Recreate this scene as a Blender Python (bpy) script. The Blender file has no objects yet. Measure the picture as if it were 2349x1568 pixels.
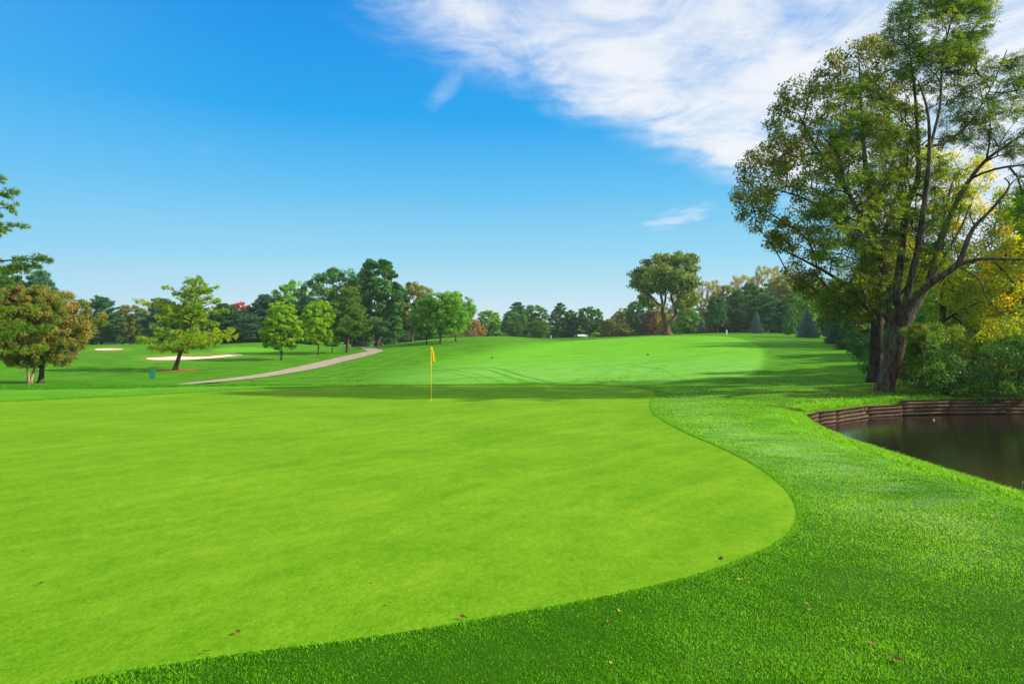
import bpy, math, random
import numpy as np
from mathutils import Vector, Matrix
from mathutils.geometry import delaunay_2d_cdt

# ---------------------------------------------------------------- camera, sky, sun, exposure
SC = bpy.context.scene
COL = SC.collection
EYE = 2.3                      # height of the lens above the putting green
CX, CY, F = 1174.5, 784.0, 1566.0   # the photo measured at 2349 x 1568; 24 mm lens

cam_d = bpy.data.cameras.new('camera')
cam_d.lens = 24; cam_d.sensor_width = 36; cam_d.clip_end = 8000; cam_d.clip_start = 0.05
cam = bpy.data.objects.new('camera', cam_d)
cam.location = (0, 0, EYE); cam.rotation_euler = (math.radians(90), 0, 0)
COL.objects.link(cam); SC.camera = cam

SUN_EL, SUN_AZ = 30.0, -3.0     # elevation; azimuth measured from +X towards +Y
SUN_STRENGTH, SKY_STRENGTH, EXPOSURE = 3.7, 0.09, 0.95
sd_ = bpy.data.lights.new('sun', 'SUN'); sd_.energy = SUN_STRENGTH; sd_.angle = math.radians(0.6)
sd_.color = (1.0, 0.93, 0.80)
sun = bpy.data.objects.new('sun', sd_); COL.objects.link(sun)
_e, _a = math.radians(SUN_EL), math.radians(SUN_AZ)
SUNV = Vector((math.cos(_e) * math.cos(_a), math.cos(_e) * math.sin(_a), math.sin(_e)))
sun.rotation_euler = SUNV.to_track_quat('Z', 'Y').to_euler()
SC.view_settings.view_transform = 'Standard'; SC.view_settings.look = 'None'
SC.view_settings.exposure = EXPOSURE; SC.view_settings.gamma = 1
SC.cycles.max_bounces = 6; SC.cycles.diffuse_bounces = 3; SC.cycles.transmission_bounces = 4
SC.cycles.glossy_bounces = 3; SC.cycles.sample_clamp_indirect = 4

def s2l(r, g, b, k=1.0):
    f = lambda c: (c / 255 / 12.92) if c <= 10 else ((c / 255 + 0.055) / 1.055) ** 2.4
    return (f(r) * k, f(g) * k, f(b) * k, 1.0)

class NT:
    """small helper for node trees"""
    def __init__(s, tree): s.t = tree; s.n = tree.nodes; s.l = tree.links
    def add(s, typ, **kw):
        n = s.n.new(typ)
        for k, v in kw.items():
            if k[0] == '_': setattr(n, k[1:], v)
            else: s.set(n, k, v)
        return n
    def set(s, n, k, v):
        k2 = int(k[1:]) if k[0] == 'i' and k[1:].isdigit() else k.replace('__', ' ')
        i = n.inputs[k2]
        if isinstance(v, bpy.types.NodeSocket): s.l.new(v, i)
        else: i.default_value = v
    def math(s, op, a, b=0.0, c=0.0, clamp=False):
        n = s.n.new('ShaderNodeMath'); n.operation = op; n.use_clamp = clamp
        for i, v in enumerate((a, b, c)):
            if isinstance(v, bpy.types.NodeSocket): s.l.new(v, n.inputs[i])
            else: n.inputs[i].default_value = v
        return n.outputs[0]
    def mix(s, fac, a, b, blend='MIX'):
        n = s.n.new('ShaderNodeMix'); n.data_type = 'RGBA'; n.blend_type = blend
        for i, v in ((0, fac), (6, a), (7, b)):
            if isinstance(v, bpy.types.NodeSocket): s.l.new(v, n.inputs[i])
            else: n.inputs[i].default_value = v
        return n.outputs[2]
    def noise(s, vec, scale, detail=4, rough=0.55, dist=0.0):
        n = s.n.new('ShaderNodeTexNoise'); n.inputs['Scale'].default_value = scale
        n.inputs['Detail'].default_value = detail; n.inputs['Roughness'].default_value = rough
        n.inputs['Distortion'].default_value = dist
        if vec is not None: s.l.new(vec, n.inputs['Vector'])
        return n.outputs['Fac']
    def maprange(s, v, a, b, c=0.0, d=1.0, smooth=True):
        n = s.n.new('ShaderNodeMapRange'); n.interpolation_type = 'SMOOTHSTEP' if smooth else 'LINEAR'
        s.l.new(v, n.inputs[0])
        for i, x in zip((1, 2, 3, 4), (a, b, c, d)): n.inputs[i].default_value = x
        return n.outputs[0]
    def ramp(s, fac, stops):
        n = s.n.new('ShaderNodeValToRGB'); r = n.color_ramp
        while len(r.elements) < len(stops): r.elements.new(0.5)
        for e, (p, c) in zip(r.elements, stops): e.position = p; e.color = c
        s.l.new(fac, n.inputs[0]); return n.outputs[0]
    def attr(s, name):
        n = s.n.new('ShaderNodeAttribute'); n.attribute_name = name; return n.outputs['Fac']
    def mapped(s, vec, scale=(1, 1, 1), rot=(0, 0, 0)):
        n = s.n.new('ShaderNodeMapping'); s.l.new(vec, n.inputs[0])
        n.inputs['Scale'].default_value = scale; n.inputs['Rotation'].default_value = rot
        return n.outputs[0]

world = bpy.data.worlds.new('World'); SC.world = world; world.use_nodes = True
w = NT(world.node_tree); w.n.clear()
sky = w.add('ShaderNodeTexSky', _sky_type='NISHITA', _sun_disc=False)
sky.sun_elevation = _e; sky.sun_rotation = math.radians(90 - SUN_AZ)
sky.air_density = 1.0; sky.dust_density = 0.35; sky.ozone_density = 3.0
tc = w.add('ShaderNodeTexCoord')
sep = w.add('ShaderNodeSeparateXYZ', Vector=tc.outputs['Generated'])
zc = w.math('MAXIMUM', sep.outputs[2], 0.03)
u_ = w.math('DIVIDE', sep.outputs[0], zc); v_ = w.math('DIVIDE', sep.outputs[1], zc)
cmb = w.add('ShaderNodeCombineXYZ', i0=u_, i1=v_)
# colour of clear air by elevation, blended with the physical sky
GAIN = SKY_STRENGTH * 2 ** EXPOSURE
def skyrgb(r, g, b): return s2l(r, g, b, 1 / GAIN)[:3] + (1,)
elev = w.maprange(sep.outputs[2], 0.0, 0.50, smooth=False)
tint = w.ramp(elev, [(0.0, skyrgb(222, 240, 243)), (0.10, skyrgb(200, 232, 243)), (0.24, skyrgb(150, 216, 243)), (0.42, skyrgb(96, 194, 244)), (0.62, skyrgb(14, 167, 241)), (0.80, skyrgb(0, 151, 236)), (1.0, skyrgb(0, 138, 226))])
side = w.math('ABSOLUTE', w.math('ADD', sep.outputs[0], 0.02))
tint = w.mix(w.maprange(side, 0.25, 0.75, 0.0, 0.35), tint, skyrgb(110, 196, 246))
skyc = w.mix(0.96, sky.outputs[0], tint)
# cirrus sheet: a band that lies to the upper right, with wisps
edge = w.math('SUBTRACT', w.math('MULTIPLY_ADD', u_, 1.13, 2.76), v_)
rotv = w.mapped(cmb.outputs[0], (0.7, 1.1, 1), (0, 0, math.radians(-42)))
n1 = w.noise(rotv, 0.9, 7, 0.62, 0.5)
n2 = w.noise(w.mapped(cmb.outputs[0], (1.0, 0.8, 1), (0, 0, math.radians(20))), 2.6, 9, 0.64, 0.6)
n3 = w.noise(cmb.outputs[0], 14.0, 5, 0.7)
dens = w.math('ADD', w.math('MULTIPLY', w.math('MINIMUM', edge, 0.62), 1.6), w.math('MULTIPLY', w.math('SUBTRACT', n1, 0.5), 3.4))
dens = w.math('ADD', dens, w.math('MULTIPLY', w.math('SUBTRACT', n2, 0.5), 3.0))
dens = w.math('ADD', dens, w.math('MULTIPLY', w.math('SUBTRACT', n3, 0.5), 0.2))
band = w.math('MULTIPLY', w.maprange(dens, -0.5, 1.45), w.maprange(edge, -0.30, 0.42))
def puff_cloud(cu, cv, ru, rv, ang, amt):
    ca, sa = math.cos(ang), math.sin(ang)
    du = w.math('SUBTRACT', u_, cu); dv = w.math('SUBTRACT', v_, cv)
    a = w.math('DIVIDE', w.math('MULTIPLY_ADD', du, ca, w.math('MULTIPLY', dv, sa)), ru)
    b = w.math('DIVIDE', w.math('MULTIPLY_ADD', du, -sa, w.math('MULTIPLY', dv, ca)), rv)
    r2 = w.math('ADD', w.math('MULTIPLY', a, a), w.math('MULTIPLY', b, b))
    g = w.math('SUBTRACT', 1.0, r2)
    g = w.math('ADD', g, w.math('MULTIPLY', w.math('SUBTRACT', n2, 0.5), 3.4))
    g = w.math('MULTIPLY', g, w.maprange(r2, 1.8, 0.6))
    return w.maprange(g, 0.1, 1.5, 0.0, amt)
pf = puff_cloud(1.33, 5.5, 0.26, 0.70, 0.1, 0.55)
pf = w.math('MAXIMUM', pf, puff_cloud(-0.24, 2.64, 0.07, 0.40, 0.35, 0.26))
pf = w.math('MAXIMUM', pf, puff_cloud(-1.6, 3.6, 0.10, 0.5, 0.6, 0.06))
cl = w.math('MAXIMUM', band, pf)
cl = w.math('MULTIPLY', cl, w.maprange(sep.outputs[2], 0.03, 0.14, 0.0, 0.93))
ccol = w.mix(w.maprange(n2, 0.3, 0.7), skyrgb(232, 239, 250), skyrgb(252, 252, 254))
final = w.mix(cl, skyc, ccol)
bg = w.add('ShaderNodeBackground', Color=final, Strength=SKY_STRENGTH)
wo = w.add('ShaderNodeOutputWorld'); w.l.new(bg.outputs[0], wo.inputs[0])

# ---------------------------------------------------------------- object helpers
def tag(o, label=None, cat=None, group=None, kind=None):
    if label: o['label'] = label
    if cat: o['category'] = cat
    if group: o['group'] = group
    if kind: o['kind'] = kind
    return o

def empty(name, loc, rz=0.0):
    o = bpy.data.objects.new(name, None); o.empty_display_size = 0.2
    COL.objects.link(o); o.location = loc; o.rotation_euler = (0, 0, rz); return o

def np_mesh(name, V, faces, mat=None, parent=None, attrs=None, smooth=False, link=True):
    """faces: one array (n,k) or a list of such arrays"""
    if isinstance(faces, np.ndarray): faces = [faces]
    faces = [np.asarray(f, dtype=np.int32) for f in faces if len(f)]
    me = bpy.data.meshes.new(name)
    V = np.ascontiguousarray(V, dtype=np.float32)
    me.vertices.add(len(V)); me.vertices.foreach_set('co', V.ravel())
    idx = np.concatenate([f.ravel() for f in faces]); tot = np.concatenate([np.full(len(f), f.shape[1]) for f in faces])
    me.loops.add(len(idx)); me.loops.foreach_set('vertex_index', idx)
    me.polygons.add(len(tot))
    st = np.concatenate([[0], np.cumsum(tot)[:-1]]).astype(np.int32)
    me.polygons.foreach_set('loop_start', st)
    me.polygons.foreach_set('loop_total', tot.astype(np.int32))
    if smooth: me.polygons.foreach_set('use_smooth', np.ones(len(tot), dtype=bool))
    me.update(calc_edges=True)
    for k, a in (attrs or {}).items():
        at = me.attributes.new(k, 'FLOAT', 'POINT'); at.data.foreach_set('value', np.ascontiguousarray(a, dtype=np.float32))
    if mat: me.materials.append(mat)
    o = bpy.data.objects.new(name, me)
    if link: COL.objects.link(o)
    if parent: o.parent = parent
    return o

def new_mat(name):
    m = bpy.data.materials.new(name); m.use_nodes = True
    t = NT(m.node_tree); t.n.clear()
    out = t.add('ShaderNodeOutputMaterial')
    return m, t, out

def simple_mat(name, color, rough=0.7, spec=0.3, var=0.0, scale=8.0, bump=0.0, trans=0.0):
    m, t, out = new_mat(name)
    tcn = t.add('ShaderNodeTexCoord')
    c = color
    nz = t.noise(tcn.outputs['Object'], scale, 5, 0.6)
    if var:
        c = t.mix(t.maprange(nz, 0.3, 0.7), tuple(x * (1 - var) for x in color[:3]) + (1,), tuple(min(1, x * (1 + var)) for x in color[:3]) + (1,))
    p = t.add('ShaderNodeBsdfPrincipled', Base__Color=c, Roughness=rough, Specular__IOR__Level=spec)
    if bump:
        b = t.add('ShaderNodeBump', Strength=bump, Height=nz); t.l.new(b.outputs[0], p.inputs['Normal'])
    sh = p.outputs[0]
    if trans:
        tr = t.add('ShaderNodeBsdfTranslucent', Color=c)
        mx = t.add('ShaderNodeMixShader', Fac=trans); t.l.new(p.outputs[0], mx.inputs[1]); t.l.new(tr.outputs[0], mx.inputs[2]); sh = mx.outputs[0]
    t.l.new(sh, out.inputs[0]); return m

LEAFK = 1.2
def leaf_mat(name, cols, trans=0.35, jitter=0.06, tboost=1.35, k=None):
    k = k or LEAFK
    """cols: three or four sRGB triples; leaf tone picked by the attribute v"""
    m, t, out = new_mat(name)
    n = len(cols)
    c = t.ramp(t.attr('v'), [(i / (n - 1), s2l(*col, k=k)) for i, col in enumerate(cols)])
    oi = t.add('ShaderNodeObjectInfo')
    hs = t.add('ShaderNodeHueSaturation', Color=c)
    t.l.new(t.maprange(oi.outputs['Random'], 0, 1, 0.5 - jitter * 0.07, 0.5 + jitter * 0.07, False), hs.inputs['Hue'])
    t.l.new(t.maprange(oi.outputs['Random'], 0, 1, 1 + jitter * 2, 1 - jitter * 2, False), hs.inputs['Value'])
    p = t.add('ShaderNodeBsdfPrincipled', Base__Color=hs.outputs[0], Roughness=0.55, Specular__IOR__Level=0.25)
    tr = t.add('ShaderNodeBsdfTranslucent', Color=t.mix(1.0, hs.outputs[0], (tboost * 1.1, tboost, tboost * 0.5, 1), 'MULTIPLY'))
    mx = t.add('ShaderNodeMixShader', Fac=trans); t.l.new(p.outputs[0], mx.inputs[1]); t.l.new(tr.outputs[0], mx.inputs[2])
    t.l.new(mx.outputs[0], out.inputs[0]); return m

# ---------------------------------------------------------------- terrain height
STD = [(0.3, 1.93), (3, 1.95), (6, 2.0), (10, 2.08), (15, 2.15), (20, 2.22), (27.1, 2.32)]
PROF = {
 -500: [(38, 882), (45, 880.5), (55, 866), (66, 851), (85, 823), (105, 808), (120, 801), (135, 790), (160, 791), (220, 788)],
 0:    [(38, 882), (45, 880.5), (55, 866), (66, 851), (85, 823), (105, 808), (120, 801), (135, 790), (160, 791), (220, 788)],
 180:  [(38, 882), (45, 880.5), (55, 866), (66, 851), (85, 823), (105, 808), (120, 802), (135, 793), (160, 792), (220, 788)],
 300:  [(38, 882), (45, 880), (55, 867), (66, 850), (85, 822), (100, 811), (120, 799), (135, 786), (160, 789), (220, 788)],
 400:  [(38, 882), (45, 879), (55, 867), (66, 850), (85, 822), (100, 813), (120, 802), (140, 791), (160, 791), (220, 788)],
 500:  [(38, 883), (45, 878), (66, 849), (80, 831), (95, 814), (110, 803), (130, 791), (150, 788), (200, 788)],
 600:  [(38, 883), (45, 877), (66, 848), (80, 829), (95, 812), (110, 797), (130, 780.5), (150, 785), (200, 788)],
 680:  [(38, 884), (50, 873), (66, 848), (80, 830), (95, 813), (110, 799), (130, 785), (150, 788), (200, 789)],
 750:  [(38, 884), (50, 872), (66, 847), (80, 829), (95, 814), (105, 806), (120, 798), (135, 795), (160, 796), (220, 790)],
 840:  [(38, 884), (50, 868), (66, 843), (80, 823), (92, 808), (100, 803), (115, 798), (125, 796.5), (150, 799), (220, 790)],
 880:  [(38, 884), (50, 866), (66, 840), (80, 820), (92, 806), (100, 801), (112, 796), (122, 793.5), (150, 797), (220, 790)],
 920:  [(38, 884), (50, 864), (66, 838), (80, 817), (95, 803), (110, 793), (122, 785), (150, 788), (220, 786)],
 1000: [(38, 884), (50, 862), (66, 836), (80, 816), (95, 802), (110, 790), (125, 777.5), (135, 773), (160, 776), (220, 778)],
 1080: [(38, 884), (50, 860), (66, 833), (80, 812), (95, 798), (110, 786), (130, 773.5), (140, 771), (165, 775), (220, 778)],
 1160: [(38, 884), (50, 858), (66, 830), (80, 808), (100, 790), (120, 778), (140, 769.5), (150, 767.5), (175, 772), (220, 777)],
 1265: [(38, 884), (50, 858), (66, 828), (80, 810), (100, 796), (130, 784), (160, 777.5), (190, 776), (220, 777)],
 1400: [(38, 884), (50, 856), (66, 824), (80, 806), (100, 792), (130, 780), (160, 773.5), (190, 772.5), (220, 775)],
 1528: [(38, 882), (50, 854), (66, 820), (80, 802), (100, 788), (125, 775), (145, 767.5), (165, 766), (220, 770)],
 1650: [(33, 890), (45, 860), (60, 826), (80, 797), (100, 782), (125, 770), (150, 763.5), (175, 762), (220, 766)],
 1760: [(33, 888), (45, 860), (60, 825), (80, 798), (100, 782), (125, 770), (150, 763), (170, 761.5), (220, 765)],
 1850: [(30, 898), (35, 880), (45, 856), (60, 822), (80, 797), (100, 784), (130, 772), (150, 767), (220, 766)],
 1950: [(30, 897), (35, 877), (45, 848), (60, 818), (80, 797), (100, 784), (130, 774), (220, 766)],
 2010: [(30, 897), (34, 871), (45, 843), (60, 815), (100, 785), (130, 776), (220, 768)],
 2200: [(29, 905), (34, 876), (45, 845), (60, 815), (100, 788), (130, 778), (220, 768)],
 2900: [(29, 905), (34, 876), (45, 845), (60, 815), (100, 788), (130, 778), (220, 768)],
}
_LR = np.linspace(math.log(0.3), math.log(3500), 420)
_cols, _az = [], []
def gsm(a, sig, axis):
    k = int(sig * 3) + 1; x = np.arange(-k, k + 1); g = np.exp(-x * x / (2 * sig * sig)); g /= g.sum()
    pad = [(0, 0)] * a.ndim; pad[axis] = (k, k)
    return np.apply_along_axis(lambda r: np.convolve(r, g, 'valid'), axis, np.pad(a, pad, mode='edge'))
for px in sorted(PROF):
    az = math.atan((px - CX) / F); c = math.cos(az)
    pts = [(r, h) for r, h in STD if r < PROF[px][0][0]] + [(d, (y - CY) * d / F) for d, y in PROF[px]] + [(320, (782 - CY) * 320 / F + 1.5), (900, 9.0), (3600, 14.0)]
    _az.append(az); _cols.append(np.interp(_LR, [math.log(p[0] / (c if i >= len(STD) - 2 else 1)) for i, p in enumerate(pts)], [EYE - p[1] for p in pts]))
_cols = gsm(np.array(_cols), 2.2, 1)
_AZ = np.linspace(_az[0], _az[-1], 260)
_TAB = np.array([np.interp(_AZ, _az, _cols[:, j]) for j in range(len(_LR))]).T
_TAB = gsm(_TAB, 4.0, 0)

def tab(x, y):
    r = np.maximum(np.hypot(x, y), 0.31); az = np.arctan2(x, y)
    fi = np.clip((az - _AZ[0]) / (_AZ[1] - _AZ[0]), 0, len(_AZ) - 1.001); fj = np.clip((np.log(r) - _LR[0]) / (_LR[1] - _LR[0]), 0, len(_LR) - 1.001)
    i = fi.astype(int); j = fj.astype(int); a = fi - i; b = fj - j
    return (_TAB[i, j] * (1 - a) + _TAB[i + 1, j] * a) * (1 - b) + (_TAB[i, j + 1] * (1 - a) + _TAB[i + 1, j + 1] * a) * b

def sdist(x, y, poly):
    """signed distance to a closed polygon, positive outside"""
    x = np.atleast_1d(np.asarray(x, float)); y = np.atleast_1d(np.asarray(y, float))
    poly = np.asarray(poly, float); best = np.full(x.shape, 1e18); ins = np.zeros(x.shape, bool)
    for (ax, ay), (bx, by) in zip(poly, np.roll(poly, -1, 0)):
        ex, ey = bx - ax, by - ay; L = ex * ex + ey * ey + 1e-12
        t = np.clip(((x - ax) * ex + (y - ay) * ey) / L, 0, 1)
        best = np.minimum(best, (x - ax - t * ex) ** 2 + (y - ay - t * ey) ** 2)
        if ay != by:
            c = ((ay > y) != (by > y)) & (x < ex * (y - ay) / ey + ax); ins ^= c
    d = np.sqrt(best); return np.where(ins, -d, d)

def smooth01(t): t = np.clip(t, 0, 1); return t * t * (3 - 2 * t)

# pond outline on the ground (metres); its far side lies just behind the timber wall
WALLX = [(10.25, 23.5), (10.95, 24.35), (11.9, 25.0), (13.9, 26.65), (15.6, 27.3), (17.8, 27.75), (21.1, 28.0), (26, 28.1), (32, 28.0)]
POND = [(9.55, 22.6), (8.75, 20.2), (8.2, 17.9), (7.85, 15.7), (7.7, 13.7), (7.55, 12.0), (7.45, 9.9), (7.6, 7.2), (8.6, 4.4), (12, 1.6), (20, -1.5), (34, 0), (44, 10), (44, 22), (33, 28.5)] + \
       [(x - 0.12, y + 0.42) for x, y in WALLX[::-1][1:]]
WATER_Z = EYE - 2.95

def H0(x, y):
    x = np.atleast_1d(np.asarray(x, float)); y = np.atleast_1d(np.asarray(y, float))
    z = tab(x, y)
    near = (np.abs(x - 25) < 24) & (np.abs(y - 14) < 20)
    if near.any():
        s = sdist(x[near], y[near], POND)
        zz = z[near] - 0.13 * smooth01((1.3 - s) / 1.3)
        zz = zz * (1 - smooth01(-s / 0.75)) + (WATER_Z - 0.7) * smooth01(-s / 0.75)
        z[near] = zz
    return z
def h(x, y): return float(H0(x, y)[0])

def ground_px(px, py, dmin=1.5, dmax=400.0):
    """where the view ray through a photo pixel meets the ground"""
    d = np.exp(np.linspace(math.log(dmin), math.log(dmax), 1500))
    x = (px - CX) / F * d; z = EYE - (py - CY) / F * d
    g = H0(x, d) - z
    k = np.argmax(g > 0) if (g > 0).any() else len(d) - 1
    if k > 0 and g[k] > 0:
        t = -g[k - 1] / (g[k] - g[k - 1]); dd = d[k - 1] + t * (d[k] - d[k - 1])
    else: dd = d[k]
    return np.array([(px - CX) / F * dd, dd])
def at(px, d):
    x = (px - CX) / F * d; return (x, d, h(x, d))
def P3(px, py, d): return np.array([(px - CX) / F * d, d, EYE - (py - CY) / F * d])

def spline(pts, n=8, closed=False):
    p = np.asarray(pts, float); N = len(p); out = []
    for i in range(N if closed else N - 1):
        a, b, c, d = (p[(i - 1) % N], p[i], p[(i + 1) % N], p[(i + 2) % N]) if closed else (p[max(i - 1, 0)], p[i], p[i + 1], p[min(i + 2, N - 1)])
        for k in range(n):
            t = k / n
            out.append(0.5 * (2 * b + (c - a) * t + (2 * a - 5 * b + 4 * c - d) * t * t + (3 * b - a - 3 * c + d) * t ** 3))
    if not closed: out.append(p[-1])
    return np.array(out)

GREEN_PX = [(1000, 883), (1200, 882), (1400, 885), (1475, 891), (1503, 901), (1493, 915), (1490, 932), (1503, 952), (1535, 973), (1580, 996), (1650, 1026), (1720, 1061),
            (1780, 1102), (1815, 1142), (1827, 1180), (1812, 1216), (1770, 1248), (1700, 1281), (1600, 1316), (1450, 1354), (1300, 1384), (1150, 1410), (1000, 1437), (800, 1468), (600, 1492), (400, 1521), (250, 1546), (120, 1573)]
GREEN_BACK = [(-60, 924), (100, 917), (300, 908), (500, 897), (650, 889), (850, 885)]
_g = [ground_px(*p) for p in GREEN_PX] + [np.array(p) for p in ((-4.0, 3.0), (-8.5, 4.2), (-14, 8), (-20, 14), (-23, 20))] + [ground_px(*p) for p in GREEN_BACK]
GREEN = spline(_g, 10, closed=True)

COLLAR_PX = [(-80, 924), (100, 914), (300, 905), (500, 894), (650, 887), (760, 884.5), (700, 883.8), (560, 885), (300, 890.5), (100, 893), (-80, 894.5)]
COLLAR = spline([ground_px(*p) for p in COLLAR_PX], 6, closed=True)
FAIRWAY_PX = [(930, 881), (960, 858), (1010, 836), (1075, 815), (1150, 800), (1220, 789), (1330, 780.5), (1450, 773), (1600, 770), (1668, 772), (1712, 781), (1742, 794), (1752, 812), (1749, 838), (1722, 857), (1650, 868), (1560, 875), (1470, 882), (1300, 880.5), (1100, 881)]
FAIRWAY = spline([ground_px(*p) for p in FAIRWAY_PX], 6, closed=True)
PRACTICE = spline([ground_px(*p) for p in [(485, 803), (542, 795), (638, 803), (586, 810), (520, 808)]], 6, closed=True)
DRY1 = spline([ground_px(*p) for p in [(318, 820), (345, 815), (410, 811), (480, 807), (570, 811), (600, 813), (560, 818), (480, 826), (400, 829), (335, 828)]], 6, closed=True)
DRY2 = spline([ground_px(*p) for p in [(205, 802), (225, 797), (270, 796), (300, 800), (285, 805), (225, 806)]], 6, closed=True)
BUNKER1 = spline([ground_px(*p) for p in [(336, 822), (365, 820.5), (405, 817.5), (430, 819), (470, 818.5), (500, 816), (535, 813), (557, 814.5), (540, 817), (480, 822.5), (420, 826), (350, 826)]], 6, closed=True)
BUNKER2 = spline([ground_px(*p) for p in [(218, 801), (240, 799.5), (270, 799.8), (283, 801), (268, 803), (225, 803.2)]], 6, closed=True)
PATH_PX = [(380, 884), (410, 880.8), (476, 873.4), (564, 863.5), (630, 852.5), (717, 834), (783, 818.5), (827, 808.8), (843, 806), (836, 802.5), (826, 798.3), (828, 796.5), (850, 796.4), (860, 799.5), (880, 803.5),
           (877, 806.5), (831, 819), (787, 830), (743, 842), (688, 852.5), (608, 865), (520, 875), (432, 882), (400, 885)]
PATH = np.array([ground_px(*p) for p in PATH_PX])

def drop_under(z, x, y, poly, a, b, amt, box):
    m = (x > box[0]) & (x < box[1]) & (y > box[2]) & (y < box[3])
    if m.any():
        s = sdist(x[m], y[m], poly); z[m] -= amt * smooth01((-s - a) / (b - a))
    return z
def bbox(p, pad=1): return (p[:, 0].min() - pad, p[:, 0].max() + pad, p[:, 1].min() - pad, p[:, 1].max() + pad)

# ---------------------------------------------------------------- ground materials
def grass_mat(name, cA, cB, fine=90.0, fairway=False, bump=0.5, greenish=None, mott=1.0, grain=(.3, .35, .4, .5), f4rot=.35):
    m, t, out = new_mat(name)
    tcn = t.add('ShaderNodeTexCoord'); ob = tcn.outputs['Object']
    f1 = t.noise(ob, fine, 3, 0.7)
    f2 = t.noise(t.mapped(ob, (1.0, 1.0, 0.2)), 2.2, 10, 0.82)
    fs = [t.noise(t.mapped(ob, (1, .55, .3)), sc, 1, 0.5) for sc in (7.0, 19.0, 47.0, 130.0)]
    f3 = t.noise(t.mapped(ob, (1, 1, 0)), 0.35, 5, 0.6, 0.3)
    f4 = t.noise(t.mapped(t.mapped(ob, (1, 1, 1), (0, 0, -f4rot)), (0.25, 1.3, 0)), 1.6, 5, 0.6)
    a = t.math('MULTIPLY', t.math('SUBTRACT', f1, 0.5), 1.1)
    a = t.math('ADD', a, t.math('MULTIPLY', t.math('SUBTRACT', f2, 0.5), 1.0 * mott))
    a = t.math('ADD', a, t.math('MULTIPLY', t.math('SUBTRACT', f3, 0.5), 1.0 * mott))
    a = t.math('ADD', a, t.math('MULTIPLY', t.math('SUBTRACT', f4, 0.5), 1.0 * mott))
    for q_, am in zip(fs, grain): a = t.math('ADD', a, t.math('MULTIPLY', t.math('SUBTRACT', q_, 0.5), am))
    c = t.mix(t.math('MULTIPLY_ADD', a, 1.5, 0.5, clamp=True), cA, cB)
    if fairway:
        fwc = t.mix(t.maprange(t.math('ADD', t.math('MULTIPLY', f4, .5), t.math('MULTIPLY', t.noise(t.mapped(ob, (.35, 1.0, 0)), .55, 8, .75), .5)), 0.42, 0.58), s2l(112, 196, 16, GK), s2l(140, 216, 54, GK))
        c = t.mix(t.attr('fairway'), c, fwc)
        dew = t.math('MULTIPLY', t.attr('dew'), t.maprange(t.noise(t.mapped(ob, (0.5, 1.2, 0)), 1.7, 7, 0.72), 0.38, 0.72))
        c = t.mix(dew, c, s2l(185, 232, 165, GK))
        dry = t.math('MULTIPLY', t.attr('dry'), t.maprange(t.noise(ob, 1.3, 6, 0.7), 0.25, 0.6))
        c = t.mix(dry, c, s2l(165, 180, 50, GK))
        bare = t.math('MULTIPLY', t.attr('bare'), t.maprange(t.noise(ob, 5.0, 6, 0.75), 0.42, 0.62))
        c = t.mix(bare, c, s2l(120, 95, 55, GK))
        c = t.mix(t.attr('near_shade'), c, s2l(52, 104, 8, GK))  # darker turf near the camera: shade deep between blades put into colour
        c = t.mix(t.attr('mud'), c, s2l(70, 60, 40, 0.5))
        # mowing stripes on the rough
        wv = t.add('ShaderNodeTexWave', Scale=0.16, Distortion=1.2, Detail=2.0); t.l.new(t.mapped(ob, (1, 0.25, 0), (0, 0, 0.12)), wv.inputs['Vector'])
        c = t.mix(t.math('MULTIPLY', t.attr('stripe'), 0.12), c, t.mix(wv.outputs['Fac'], s2l(40, 120, 20, GK), s2l(130, 205, 70, GK)))
    p = t.add('ShaderNodeBsdfPrincipled', Base__Color=c, Roughness=0.9, Specular__IOR__Level=0.03)
    hgt = t.math('ADD', t.math('MULTIPLY', f1, 0.02), t.math('MULTIPLY', f2, 0.05))
    b = t.add('ShaderNodeBump', Strength=bump, Distance=1.0, Height=hgt); t.l.new(b.outputs[0], p.inputs['Normal'])
    t.l.new(p.outputs[0], out.inputs[0]); return m
GK = 0.60
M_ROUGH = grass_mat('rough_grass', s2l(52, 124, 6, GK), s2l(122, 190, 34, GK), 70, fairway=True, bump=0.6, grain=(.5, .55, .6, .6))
M_GREEN = grass_mat('putting_turf', s2l(94, 162, 12, GK), s2l(158, 205, 42, GK), 110, bump=0.35, mott=0.65, grain=(.22, .36, .5, .55), f4rot=.92)
M_BLADE = leaf_mat('grass_blades', [(32, 98, 2), (86, 160, 6), (146, 208, 30), (186, 218, 84)], trans=0.3, k=1.08)

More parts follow.
